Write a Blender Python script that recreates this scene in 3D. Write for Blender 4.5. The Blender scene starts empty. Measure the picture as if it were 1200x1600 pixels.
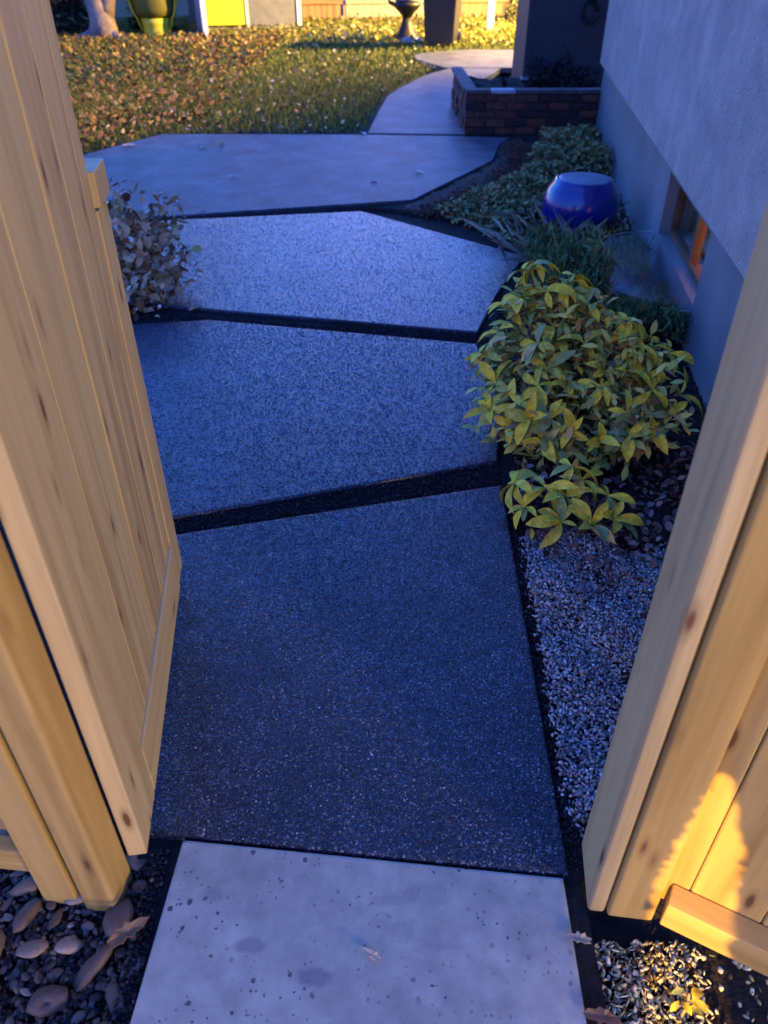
import bpy, bmesh, math, random
import numpy as np
from mathutils import Vector, Matrix, Euler

random.seed(7)
rng = np.random.default_rng(7)
R = math.radians
sc = bpy.context.scene
COL = sc.collection

# ------------------------------------------------------------------ camera
cam_d = bpy.data.cameras.new('camera')
cam = bpy.data.objects.new('camera', cam_d)
COL.objects.link(cam)
cam.location = (0, 0, 1.6)
cam.rotation_euler = Euler((R(90 - 37.1), 0, 0), 'XYZ')
cam_d.sensor_fit = 'VERTICAL'
cam_d.sensor_height = 24.0
cam_d.lens = 18.0
cam_d.clip_start = 0.02
cam_d.clip_end = 500
cam_d.dof.use_dof = True
cam_d.dof.focus_distance = 2.05
cam_d.dof.aperture_fstop = 2.4
sc.camera = cam

# ------------------------------------------------------------------ dusk sky
SUN_EL, SUN_ROT = R(-0.6), R(0)
world = bpy.data.worlds.new('World')
sc.world = world
world.use_nodes = True
wn = world.node_tree
wn.nodes.clear()
sky = wn.nodes.new('ShaderNodeTexSky')
sky.sky_type = 'NISHITA'
sky.sun_disc = False
sky.sun_elevation = SUN_EL
sky.sun_rotation = SUN_ROT
sky.ozone_density = 5.2
sky.air_density = 1.0
sky.dust_density = 0.3
bg = wn.nodes.new('ShaderNodeBackground')
bg.inputs['Strength'].default_value = 0.15
wo = wn.nodes.new('ShaderNodeOutputWorld')
wn.links.new(sky.outputs[0], bg.inputs[0])
wn.links.new(bg.outputs[0], wo.inputs[0])

# one weak sun: the last glow of the set sun, low beyond the back fence
sd = bpy.data.lights.new('sun', 'SUN')
sd.energy = 0.0005
sd.angle = R(20)
sd.color = (.62, .74, 1.0)
so = bpy.data.objects.new('sun', sd)
COL.objects.link(so)
so.rotation_euler = (R(84), 0, R(180))

sc.view_settings.view_transform = 'Standard'
sc.view_settings.look = 'None'
sc.view_settings.gamma = 1
sc.view_settings.use_curve_mapping = False
sc.view_settings.exposure = 5.95
sc.cycles.use_denoising = True
sc.cycles.max_bounces = 6

def lamp(name, kind, loc, aim, energy, color, size, angle=None, blend=.3):
    d = bpy.data.lights.new(name, kind)
    d.energy, d.color = energy, color
    if kind == 'AREA':
        d.size = size
    else:
        d.shadow_soft_size = size
    if kind == 'SPOT':
        d.spot_size = R(angle)
        d.spot_blend = blend
    o = bpy.data.objects.new(name, d)
    COL.objects.link(o)
    o.location = loc
    v = Vector(aim) - Vector(loc)
    o.rotation_euler = v.to_track_quat('-Z', 'Y').to_euler()
    return o

# lamp light that the photograph shows falling into the place, and one added fill
WARM = (1.0, 0.62, 0.26)
lamp('street_light', 'AREA', (3.5, -3.2, 1.1), (0, .9, .8), 4.2, (1.0, .68, .20), .8)
lamp('left_fill_light', 'AREA', (-2.4, -3.6, 1.5), (.4, .9, .7), 0.9, (1.0, .64, .18), .7)  # soft fill added on the left to warm the jamb's side face
lamp('fence_light', 'SPOT', (-1.2, -3.2, 1.7), (.58, .66, .27), 54, (1.0, .57, .07), .007, 9, .1)
lamp('yard_light', 'SPOT', (5.2, 16.4, 3.0), (0.5, 17.5, 0), 330, (1.0, .60, .12), .10, 120, .6)
lamp('lawn_light', 'SPOT', (-6.5, 5.0, 3.2), (-3.1, 9.2, 0), 58, (1.0, .55, .13), .06, 40, 1.0)

# ------------------------------------------------------------------ materials
def mat(name):
    m = bpy.data.materials.new(name)
    m.use_nodes = True
    nt = m.node_tree
    b = nt.nodes['Principled BSDF']
    return m, nt, b

class N:
    """small node helper"""
    def __init__(s, nt): s.nt = nt
    def n(s, t, **k):
        o = s.nt.nodes.new(t)
        for a, v in k.items():
            if a in ('inp',):
                for i, x in v.items(): o.inputs[i].default_value = x
            else: setattr(o, a, v)
        return o
    def l(s, a, b): s.nt.links.new(a, b)
    def coords(s, scale=(1, 1, 1), rand=True):
        tc = s.n('ShaderNodeTexCoord')
        mp = s.n('ShaderNodeMapping')
        mp.inputs['Scale'].default_value = scale
        if rand:
            oi = s.n('ShaderNodeObjectInfo')
            mu = s.n('ShaderNodeMath', operation='MULTIPLY'); mu.inputs[1].default_value = 37.0
            s.l(oi.outputs['Random'], mu.inputs[0])
            ad = s.n('ShaderNodeVectorMath', operation='ADD')
            s.l(tc.outputs['Object'], mp.inputs[0])
            s.l(mp.outputs[0], ad.inputs[0]); s.l(mu.outputs[0], ad.inputs[1])
            return ad.outputs[0]
        s.l(tc.outputs['Object'], mp.inputs[0])
        return mp.outputs[0]
    def noise(s, vec, scale, detail=4, rough=.55, dist=0):
        o = s.n('ShaderNodeTexNoise'); s.l(vec, o.inputs['Vector'])
        o.inputs['Scale'].default_value = scale; o.inputs['Detail'].default_value = detail
        o.inputs['Roughness'].default_value = rough; o.inputs['Distortion'].default_value = dist
        return o.outputs['Fac']
    def vor(s, vec, scale, feature='F1'):
        o = s.n('ShaderNodeTexVoronoi', feature=feature); s.l(vec, o.inputs['Vector'])
        o.inputs['Scale'].default_value = scale
        return o
    def ramp(s, fac, stops):
        o = s.n('ShaderNodeValToRGB'); s.l(fac, o.inputs[0])
        e = o.color_ramp.elements
        while len(e) < len(stops): e.new(.5)
        for i, (p, c) in enumerate(stops):
            e[i].position = p; e[i].color = (*c, 1) if len(c) == 3 else c
        return o.outputs[0]
    def mix(s, fac, a, b, mode='MIX'):
        o = s.n('ShaderNodeMix', data_type='RGBA', blend_type=mode)
        for x, i in ((fac, 0), (a, 6), (b, 7)):
            if hasattr(x, 'links') or hasattr(x, 'is_linked'): s.l(x, o.inputs[i])
            else: o.inputs[i].default_value = x if i == 0 else (*x, 1)
        return o.outputs[2]
    def bump(s, h, strength, dist, b, prev=None):
        o = s.n('ShaderNodeBump'); s.l(h, o.inputs['Height'])
        o.inputs['Strength'].default_value = strength; o.inputs['Distance'].default_value = dist
        if prev is not None: s.l(prev, o.inputs['Normal'])
        s.l(o.outputs[0], b.inputs['Normal'])
        return o.outputs[0]

g3 = lambda v: (v, v, v)

def wood(name, light, dark, rough=.62, knots=.11):
    m, nt, b = mat(name); k = N(nt)
    v = k.coords((1, 1, .06))
    n1 = k.noise(v, 38, 5, .6, .6)
    n2 = k.noise(v, 9, 3, .5, 1.2)
    c1 = k.ramp(n1, [(.3, dark), (.7, light)])
    c2 = k.ramp(n2, [(.30, tuple(x * .62 for x in dark)), (.58, light)])
    c = k.mix(.55, c1, c2)
    vk = k.coords((15, 15, 3.9))
    vo = k.vor(vk, 1.0)
    kn = k.ramp(vo.outputs['Distance'], [(knots * .35, g3(1)), (knots * .62, g3(.35)), (knots * 1.1, g3(0))])
    dk = k.mix(kn, c, (.13, .06, .025))
    k.l(dk, b.inputs['Base Color'])
    b.inputs['Roughness'].default_value = rough
    b.inputs['Specular IOR Level'].default_value = .3
    k.bump(n1, .45, .004, b)
    return m

M = {}
M['cedar'] = wood('cedar_wood', (.56, .42, .185), (.36, .255, .11), knots=.20)
M['post'] = wood('post_wood', (.50, .335, .105), (.33, .20, .055), knots=.20)
M['oldwood'] = wood('old_fence_wood', (.34, .21, .12), (.20, .11, .06), .8, knots=.05)
M['palewood'] = wood('pale_fence_wood', (.42, .36, .28), (.28, .22, .16), .8, knots=.05)

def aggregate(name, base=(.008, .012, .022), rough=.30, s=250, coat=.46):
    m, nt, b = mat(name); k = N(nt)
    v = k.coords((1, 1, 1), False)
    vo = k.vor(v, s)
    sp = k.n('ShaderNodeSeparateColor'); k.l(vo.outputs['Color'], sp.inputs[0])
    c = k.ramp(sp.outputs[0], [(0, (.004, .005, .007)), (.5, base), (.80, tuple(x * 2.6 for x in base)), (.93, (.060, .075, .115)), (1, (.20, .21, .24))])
    big = k.ramp(k.noise(v, 3.2, 4), [(.32, g3(.5)), (.68, g3(1.5))])
    c = k.mix(1.0, c, big, 'MULTIPLY')
    k.l(c, b.inputs['Base Color'])
    rr = k.ramp(sp.outputs[1], [(0, g3(rough - .12)), (1, g3(rough + .22))])
    k.l(rr, b.inputs['Roughness'])
    e = k.ramp(vo.outputs['Distance'], [(0, g3(1)), (.75, g3(0))])
    hh = k.mix(.6, e, vo.outputs['Color'])
    k.bump(hh, .7, .006, b)
    b.inputs['Coat Weight'].default_value = coat
    b.inputs['Coat Roughness'].default_value = .26
    b.inputs['Coat IOR'].default_value = 1.45
    b.inputs['Specular IOR Level'].default_value = .22
    return m
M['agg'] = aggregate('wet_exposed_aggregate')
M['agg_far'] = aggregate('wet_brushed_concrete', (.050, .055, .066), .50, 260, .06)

def plain(name, c, rough=.6, nscale=8, amt=.25, bump=.2, bd=.004, metal=0, spec=.4, fine=60):
    m, nt, b = mat(name); k = N(nt)
    v = k.coords()
    n = k.noise(v, nscale, 5)
    lo = tuple(x * (1 - amt) for x in c); hi = tuple(min(1, x * (1 + amt)) for x in c)
    k.l(k.ramp(n, [(.3, lo), (.7, hi)]), b.inputs['Base Color'])
    b.inputs['Roughness'].default_value = rough
    b.inputs['Metallic'].default_value = metal
    b.inputs['Specular IOR Level'].default_value = spec
    if bump: k.bump(k.noise(v, fine, 4), bump, bd, b)
    return m

FSP = [(-.478, .1), (-.466, .56), (-.445, .918), (.381, .832), (.372, .56), (.365, .1)]
CX, CY_ = sum(p[0] for p in FSP) / 6, sum(p[1] for p in FSP) / 6
def concrete():
    m, nt, b = mat('trowelled_concrete'); k = N(nt)
    v = k.coords((1, 1, 1), False)
    c = k.ramp(k.noise(v, 4.5, 6, .6, .4), [(.3, (.245, .24, .20)), (.7, (.375, .362, .285))])
    mott = k.ramp(k.noise(v, 17, 6, .6), [(.3, g3(.74)), (.7, g3(1.12))])
    msk = k.ramp(k.noise(v, 7, 2), [(.42, g3(0)), (.58, g3(1))])
    c = k.mix(1, c, mott, 'MULTIPLY')
    # pits, debris specks
    vd = k.n('ShaderNodeVectorMath', operation='ADD'); k.l(v, vd.inputs[0])
    nz = k.n('ShaderNodeTexNoise'); nz.inputs['Scale'].default_value = 60; k.l(v, nz.inputs['Vector'])
    sc_ = k.n('ShaderNodeVectorMath', operation='SCALE'); sc_.inputs['Scale'].default_value = .012
    k.l(nz.outputs['Color'], sc_.inputs[0]); k.l(sc_.outputs[0], vd.inputs[1])
    for s, r_, th in ((26, .17, .45), (70, .22, .62)):
        vo = k.vor(vd.outputs[0], s); vo.voronoi_dimensions = '2D'
        sp = k.n('ShaderNodeSeparateColor'); k.l(vo.outputs['Color'], sp.inputs[0])
        sel = k.n('ShaderNodeMath', operation='GREATER_THAN'); sel.inputs[1].default_value = th; k.l(sp.outputs[2], sel.inputs[0])
        sz = k.n('ShaderNodeMath', operation='MULTIPLY'); sz.inputs[1].default_value = r_; k.l(sp.outputs[0], sz.inputs[0])
        lt = k.n('ShaderNodeMath', operation='LESS_THAN'); k.l(vo.outputs['Distance'], lt.inputs[0]); k.l(sz.outputs[0], lt.inputs[1])
        mm = k.n('ShaderNodeMath', operation='MULTIPLY'); k.l(sel.outputs[0], mm.inputs[0]); k.l(lt.outputs[0], mm.inputs[1])
        m5 = k.n('ShaderNodeMath', operation='MULTIPLY'); k.l(mm.outputs[0], m5.inputs[0]); k.l(msk, m5.inputs[1])
        c = k.mix(m5.outputs[0], c, (.06, .057, .06))
    # two damp stains at their own places (world metres)
    for (x, y, rx, ry, a) in ((.10, .80, .05, .03, .3), (-.35, .80, .03, .015, .3), (-.123, .642, .040, .019, .60), (-.26, .70, .032, .016, .5), (.045, .73, .03, .02, .30), (.02, .79, .05, .012, .25), (.13,.70,.05,.01,.2), (.30,.79,.03,.02,.2)):
        mp = k.n('ShaderNodeMapping'); mp.vector_type = 'POINT'
        mp.inputs['Location'].default_value = (-(x - CX) / rx, -(y - CY_) / ry, 0); mp.inputs['Scale'].default_value = (1 / rx, 1 / ry, 0)
        k.l(vd.outputs[0], mp.inputs[0])
        ln = k.n('ShaderNodeVectorMath', operation='LENGTH'); k.l(mp.outputs[0], ln.inputs[0])
        wob = k.n('ShaderNodeMath', operation='ADD'); k.l(ln.outputs['Value'], wob.inputs[0])
        k.l(k.noise(v, 30, 6, .7), wob.inputs[1])
        st = k.ramp(wob.outputs[0], [(.0, g3(a)), (1, g3(0))])
        e = st.node.color_ramp.elements; e[0].position = .0
        # map 1.2..1.6 to edge
        mr = k.n('ShaderNodeMapRange'); mr.inputs['From Min'].default_value = 1.15; mr.inputs['From Max'].default_value = 1.62
        mr.inputs['To Min'].default_value = a; mr.inputs['To Max'].default_value = 0; k.l(wob.outputs[0], mr.inputs[0])
        c = k.mix(mr.outputs[0], c, (.11, .11, .12))
    k.l(c, b.inputs['Base Color'])
    b.inputs['Roughness'].default_value = .62
    k.bump(k.noise(v, 40, 6, .65), .22, .004, b)
    return m
M['concrete'] = concrete()

M['joint'] = plain('black_joint_sand', (.010, .010, .011), .9, 40, .6, .8, .006, fine=160, spec=.15)
M['soil'] = plain('dark_garden_soil', (.020, .015, .012), .92, 14, .5, .9, .012, fine=70, spec=.2)
M['mulch'] = plain('red_brown_mulch', (.060, .030, .020), .85, 22, .5, .9, .010, fine=90, spec=.25)
M['lawn'] = plain('lawn_earth', (.045, .055, .022), .95, 3, .4, .9, .02, fine=50, spec=.1)
M['earth'] = plain('earth', (.05, .04, .03), .95, 3, .3, 0)

def stucco():
    m, nt, b = mat('rough_stucco'); k = N(nt)
    v = k.coords((1, 1, 1), False)
    n = k.noise(v, 3.2, 7, .68, .5)
    c = k.ramp(n, [(.36, (.30, .25, .22)), (.7, (.46, .38, .33))])
    k.l(c, b.inputs['Base Color'])
    b.inputs['Roughness'].default_value = .85
    h1 = k.noise(v, 26, 6, .7)
    h2 = k.ramp(k.vor(v, 34).outputs['Distance'], [(.0, g3(0)), (.28, g3(1))])
    h = k.mix(.35, h1, h2)
    k.bump(h, .9, .022, b)
    return m
M['stucco'] = stucco()
M['foundation'] = plain('painted_foundation', (.15, .165, .175), .55, 3, .18, .25, .004, fine=30)
M['roof'] = plain('roof_shingle', (.06, .06, .06), .9)
M['trim'] = plain('white_trim', (.72, .72, .74), .5, 6, .08, .1)
M['shedblue'] = plain('shed_blue_grey', (.17, .20, .27), .6, 5, .15, .1)
M['shedgrey'] = plain('shed_grey', (.15, .16, .18), .6, 5, .2, .15)
M['lime'] = plain('lime_yellow_paint', (.62, .62, .04), .45, 5, .08, .05)
M['yplastic'] = plain('yellow_plastic', (.50, .48, .03), .35, 5, .1, 0)
M['olive'] = plain('olive_fabric', (.10, .10, .012), .7, 5, .15, .1)
M['bin'] = plain('dark_bin_plastic', (.022, .023, .026), .42, 6, .2, .1)
M['black'] = plain('black_iron', (.012, .012, .014), .5, 10, .3, .2)
M['zinc'] = plain('blue_grey_metal', (.16, .19, .24), .4, 10, .2, .1)
M['pillar'] = plain('dark_pillar_paint', (.030, .032, .040), .6, 3, .2, .2, fine=20)
M['brick'] = plain('old_red_brick', (.11, .036, .020), .9, 14, .45, .7, .008, fine=60)
M['brick2'] = plain('dark_red_brick', (.035, .017, .016), .9, 14, .45, .7, .008, fine=60)
M['mortar'] = plain('mortar', (.06, .05, .048), .95, 14, .3, .5)
M['cap'] = plain('stone_cap', (.085, .06, .06), .8, 12, .3, .4)
M['paleplate'] = plain('pale_stone_plate', (.34, .33, .35), .7, 10, .2, .2)
M['bark'] = plain('pale_bark', (.22, .18, .16), .9, 9, .4, .9, .02, fine=24)
M['darkwood'] = plain('dark_interior', (.02, .015, .012), .9, 9, .3, 0)
M['whitepost'] = plain('white_painted_post', (.6, .56, .5), .6, 9, .15, .1)
M['stem'] = plain('brown_stem', (.09, .055, .03), .8, 20, .4, .4)
M['tan'] = plain('dry_tan', (.40, .28, .14), .7, 20, .3, .3)

def glaze():
    m, nt, b = mat('cobalt_glaze'); k = N(nt)
    v = k.coords()
    k.l(k.ramp(k.noise(v, 6, 4), [(.3, (.006, .008, .11)), (.7, (.010, .014, .19))]), b.inputs['Base Color'])
    b.inputs['Roughness'].default_value = .22
    b.inputs['Coat Weight'].default_value = .4
    k.bump(k.noise(v, 14, 3), .08, .01, b)
    return m
M['glaze'] = glaze()

def objtint(name, stops, rough=.55, spec=.4, trans=0, nscale=40):
    """colour picked per object, with a little mottling"""
    m, nt, b = mat(name); k = N(nt)
    oi = k.n('ShaderNodeObjectInfo')
    c = k.ramp(oi.outputs['Random'], stops)
    v = k.coords()
    c = k.mix(1, c, k.ramp(k.noise(v, nscale if name != 'yellowing_leaf' else 5, 5, .65), [(.3, g3(.6)), (.7, g3(1.3))]), 'MULTIPLY')
    k.l(c, b.inputs['Base Color'])
    b.inputs['Roughness'].default_value = rough
    b.inputs['Specular IOR Level'].default_value = spec
    k.bump(k.noise(v, nscale * 2, 3), .3, .002, b)
    return m
M['leafy'] = objtint('yellowing_leaf', [(0, (.66, .50, .035)), (.3, (.76, .56, .05)), (.55, (.60, .47, .04)), (.78, (.42, .42, .07)), (.92, (.20, .30, .11)), (1, (.60, .42, .12))], .7, .2)
M['rock'] = objtint('river_rock', [(0, (.15, .10, .065)), (.2, (.06, .045, .04)), (.4, (.21, .15, .10)), (.6, (.045, .04, .04)), (.8, (.13, .08, .045)), (1, (.40, .31, .23))], .6, .4, nscale=25)

def tintmat(name, rough=.7, spec=.3, bump=0):
    m, nt, b = mat(name); k = N(nt)
    a = k.n('ShaderNodeAttribute', attribute_name='tint')
    k.l(a.outputs['Color'], b.inputs['Base Color'])
    b.inputs['Roughness'].default_value = rough
    b.inputs['Specular IOR Level'].default_value = spec
    return m
M['tint'] = tintmat('natural_tint', .9, .12)
M['tintgloss'] = tintmat('natural_tint_damp', .45, .5)

def clear():
    m, nt, b = mat('clear_plastic'); k = N(nt)
    nt.nodes.remove(b)
    out = nt.nodes['Material Output']
    t = k.n('ShaderNodeBsdfTransparent'); t.inputs[0].default_value = (.90, .95, .97, 1)
    g = k.n('ShaderNodeBsdfGlossy'); g.inputs['Roughness'].default_value = .32; g.inputs[0].default_value = (.9, .95, 1, 1)
    d = k.n('ShaderNodeBsdfDiffuse'); d.inputs[0].default_value = (.25, .34, .42, 1)
    tc = k.coords((1, 1, 1), False)
    bp = k.n('ShaderNodeBump'); bp.inputs['Strength'].default_value = .3; bp.inputs['Distance'].default_value = .02
    k.l(k.noise(tc, 7, 3), bp.inputs['Height']); k.l(bp.outputs[0], g.inputs['Normal'])
    fr = k.n('ShaderNodeFresnel'); fr.inputs['IOR'].default_value = 1.45
    m1 = k.n('ShaderNodeMixShader'); m1.inputs[0].default_value = .02; k.l(t.outputs[0], m1.inputs[1]); k.l(d.outputs[0], m1.inputs[2])
    m2 = k.n('ShaderNodeMixShader'); fm = k.n('ShaderNodeMath', operation='MULTIPLY'); fm.inputs[1].default_value = .07; k.l(fr.outputs[0], fm.inputs[0]); k.l(fm.outputs[0], m2.inputs[0]); k.l(m1.outputs[0], m2.inputs[1]); k.l(g.outputs[0], m2.inputs[2])
    k.l(m2.outputs[0], out.inputs[0])
    return m
M['clear'] = clear()
mg, ntg, bgp = mat('window_glass')
bgp.inputs['Base Color'].default_value = (.9, .95, 1, 1); bgp.inputs['Roughness'].default_value = .05
bgp.inputs['Transmission Weight'].default_value = 1.0; bgp.inputs['IOR'].default_value = 1.2
M['glass'] = mg
mg, ntg, bgp = mat('reflection_glow')
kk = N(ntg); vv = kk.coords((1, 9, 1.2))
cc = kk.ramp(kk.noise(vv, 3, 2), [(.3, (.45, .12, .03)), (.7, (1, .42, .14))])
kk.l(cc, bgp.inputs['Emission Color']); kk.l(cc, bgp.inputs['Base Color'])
bgp.inputs['Emission Strength'].default_value = .085  # self-glow put into the cloth for the orange reflection in the window
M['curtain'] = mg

# ------------------------------------------------------------------ geometry helpers
def link(o, parent=None):
    COL.objects.link(o)
    if parent is not None: o.parent = parent
    return o

def tag(o, label=None, cat=None, group=None, kind=None):
    if label: o['label'] = label
    if cat: o['category'] = cat
    if group: o['group'] = group
    if kind: o['kind'] = kind
    return o

def empty(name, loc=(0, 0, 0), rz=0.0, rx=0.0, ry=0.0):
    o = bpy.data.objects.new(name, None)
    o.empty_display_size = .1
    o.location = loc; o.rotation_euler = (rx, ry, rz)
    return link(o)

def mesh_from(name, v, f, m, smooth=False):
    me = bpy.data.meshes.new(name)
    me.from_pydata([tuple(x) for x in v], [], [tuple(x) for x in f])
    me.materials.append(m)
    if smooth: me.polygons.foreach_set('use_smooth', [True] * len(me.polygons))
    me.update()
    return me

def obj(name, me, parent=None, loc=(0, 0, 0), rot=(0, 0, 0)):
    o = bpy.data.objects.new(name, me)
    o.location = loc; o.rotation_euler = rot
    return link(o, parent)

def bm_mesh(name, bm, m, smooth=False):
    me = bpy.data.meshes.new(name)
    bmesh.ops.recalc_face_normals(bm, faces=bm.faces)
    bm.to_mesh(me); bm.free()
    me.materials.append(m)
    if smooth: me.polygons.foreach_set('use_smooth', [True] * len(me.polygons))
    return me

def box_me(name, x0, x1, y0, y1, z0, z1, m, bev=0.0, seg=1, smooth=False):
    bm = bmesh.new()
    bmesh.ops.create_cube(bm, size=1)
    for v in bm.verts:
        v.co = Vector((x0 + (v.co.x + .5) * (x1 - x0), y0 + (v.co.y + .5) * (y1 - y0), z0 + (v.co.z + .5) * (z1 - z0)))
    if bev: bmesh.ops.bevel(bm, geom=list(bm.edges), offset=bev, segments=seg, profile=.5, affect='EDGES')
    return bm_mesh(name, bm, m, smooth)

def box(name, x0, x1, y0, y1, z0, z1, m, parent=None, bev=0.0, seg=1):
    """box whose origin sits at its own centre"""
    cx, cy, cz = (x0 + x1) / 2, (y0 + y1) / 2, (z0 + z1) / 2
    me = box_me(name, x0 - cx, x1 - cx, y0 - cy, y1 - cy, z0 - cz, z1 - cz, m, bev, seg)
    return obj(name, me, parent, (cx, cy, cz))

def rail(name, length, w, t, m, parent, loc, rot, bev=.004, seg=2):
    """a board with its length on local Z so that the grain runs along it"""
    me = box_me(name, -w / 2, w / 2, -t / 2, t / 2, -length / 2, length / 2, m, bev, seg)
    return obj(name, me, parent, loc, rot)

def lathe(name, prof, m, n=40, parent=None, loc=(0, 0, 0), smooth=True):
    v, f = [], []
    for r, z in prof:
        for i in range(n):
            a = 2 * math.pi * i / n
            v.append((r * math.cos(a), r * math.sin(a), z))
    for j in range(len(prof) - 1):
        for i in range(n):
            f.append((j * n + i, j * n + (i + 1) % n, (j + 1) * n + (i + 1) % n, (j + 1) * n + i))
    f.append(tuple(reversed(range(n)))); f.append(tuple((len(prof) - 1) * n + i for i in range(n)))
    return obj(name, mesh_from(name, v, f, m, smooth), parent, loc)

def tube_geo(pts, radii, n=6):
    v, f = [], []
    pts = [Vector(p) for p in pts]
    for i, p in enumerate(pts):
        d = (pts[min(i + 1, len(pts) - 1)] - pts[max(i - 1, 0)]).normalized()
        a = d.orthogonal().normalized(); b_ = d.cross(a)
        for k in range(n):
            t = 2 * math.pi * k / n
            v.append(p + (a * math.cos(t) + b_ * math.sin(t)) * radii[i])
    for j in range(len(pts) - 1):
        for k in range(n):
            f.append((j * n + k, j * n + (k + 1) % n, (j + 1) * n + (k + 1) % n, (j + 1) * n + k))
    f.append(tuple(reversed(range(n)))); f.append(tuple((len(pts) - 1) * n + k for k in range(n)))
    return v, f

def merge(parts):
    V, F, o = [], [], 0
    for v, f in parts:
        V += list(v); F += [tuple(i + o for i in q) for q in f]; o += len(v)
    return V, F

def prism(name, poly, z0, z1, m, parent=None, bev=.006, drop=0.0):
    bm = bmesh.new()
    cx = sum(p[0] for p in poly) / len(poly); cy = sum(p[1] for p in poly) / len(poly)
    vs = [bm.verts.new((x - cx, y - cy, z0)) for x, y in poly]
    fc = bm.faces.new(vs)
    ex = bmesh.ops.extrude_face_region(bm, geom=[fc])
    top = [g for g in ex['geom'] if isinstance(g, bmesh.types.BMVert)]
    for v in top: v.co.z = z1
    if bev:
        es = [e for e in bm.edges if all(v in top for v in e.verts)]
        bmesh.ops.bevel(bm, geom=es, offset=bev, segments=2, profile=.5, affect='EDGES')
    return obj(name, bm_mesh(name, bm, m), parent, (cx, cy, 0))

def rotmats(ez, ex, ey):
    """n rotation matrices Rz * Rx * Ry"""
    cz, sz, cx, sx, cy, sy = np.cos(ez), np.sin(ez), np.cos(ex), np.sin(ex), np.cos(ey), np.sin(ey)
    o, z = np.ones_like(cz), np.zeros_like(cz)
    Rz = np.stack([np.stack([cz, -sz, z], -1), np.stack([sz, cz, z], -1), np.stack([z, z, o], -1)], -2)
    Rx = np.stack([np.stack([o, z, z], -1), np.stack([z, cx, -sx], -1), np.stack([z, sx, cx], -1)], -2)
    Ry = np.stack([np.stack([cy, z, sy], -1), np.stack([z, o, z], -1), np.stack([-sy, z, cy], -1)], -2)
    return Rz @ Rx @ Ry

def scatter(name, tv, tf, pos, rot, scale, tint, m, parent=None, smooth=False):
    """joins many copies of one small template into one mesh, with a colour per copy"""
    tv = np.asarray(tv, float); n = len(pos); k = len(tv)
    scale = np.asarray(scale, float)
    if scale.ndim == 1: scale = scale[:, None].repeat(3, 1)
    P = np.einsum('nij,nkj->nki', rot, tv[None] * scale[:, None, :]) + pos[:, None, :]
    V = P.reshape(-1, 3)
    sizes = [len(f) for f in tf]
    idx = np.concatenate([np.asarray(f) for f in tf])
    I = (idx[None] + (np.arange(n) * k)[:, None]).reshape(-1)
    tot = np.tile(sizes, n); start = np.concatenate([[0], np.cumsum(tot)[:-1]])
    me = bpy.data.meshes.new(name)
    me.vertices.add(len(V)); me.vertices.foreach_set('co', V.astype('f').ravel())
    me.loops.add(len(I)); me.loops.foreach_set('vertex_index', I.astype('i'))
    me.polygons.add(len(tot)); me.polygons.foreach_set('loop_start', start.astype('i')); me.polygons.foreach_set('loop_total', tot.astype('i'))
    if smooth: me.polygons.foreach_set('use_smooth', np.ones(len(tot), bool))
    me.update(calc_edges=True); me.validate()
    at = me.color_attributes.new('tint', 'FLOAT_COLOR', 'POINT')
    c = np.ones((n, k, 4)); c[:, :, :3] = tint[:, None, :]
    at.data.foreach_set('color', c.astype('f').ravel())
    me.materials.append(m)
    return obj(name, me, parent)

def palette(n, cols, w=None, jit=.2):
    cols = np.array(cols)
    i = rng.choice(len(cols), n, p=None if w is None else np.array(w) / sum(w))
    return cols[i] * (1 + rng.uniform(-jit, jit, (n, 1)))

def inpoly(x, y, poly):
    p = np.array(poly); r = np.zeros(len(x), bool); j = len(p) - 1
    for i in range(len(p)):
        c = ((p[i, 1] > y) != (p[j, 1] > y)) & (x < (p[j, 0] - p[i, 0]) * (y - p[i, 1]) / (p[j, 1] - p[i, 1] + 1e-12) + p[i, 0])
        r ^= c; j = i
    return r

# templates
CURL = ([(0, 0, 0), (.32, .35, .10), (.26, .75, .16), (0, 1, .05), (-.26, .75, .20), (-.34, .35, .12), (0, .5, .0)],
        [(0, 1, 6), (1, 2, 6), (2, 3, 6), (3, 4, 6), (4, 5, 6), (5, 0, 6)])
SLEAF = ([(0, 0, 0), (.3, .5, .08), (0, 1, 0), (-.3, .5, .08)], [(0, 1, 2), (0, 2, 3)])
BLADE = ([(-.08, 0, 0), (.08, 0, 0), (.05, .12, .6), (0, .42, 1.0)], [(0, 1, 2), (0, 2, 3)])

def chip(seed, flat=.6):
    r = random.Random(seed)
    bm = bmesh.new(); bmesh.ops.create_icosphere(bm, subdivisions=1, radius=.5)
    for v in bm.verts:
        v.co *= r.uniform(.72, 1.15); v.co.z *= flat
    bm.verts.ensure_lookup_table()
    t = ([tuple(v.co) for v in bm.verts], [tuple(v.index for v in f.verts) for f in bm.faces]); bm.free()
    return t

# ================================================================== THE SETTING
tag(obj('ground', mesh_from('ground', [(-150, -60, -.13), (150, -60, -.13), (150, 240, -.13), (-150, 240, -.13)], [(0, 1, 2, 3)], M['earth'])), kind='structure')

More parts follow.
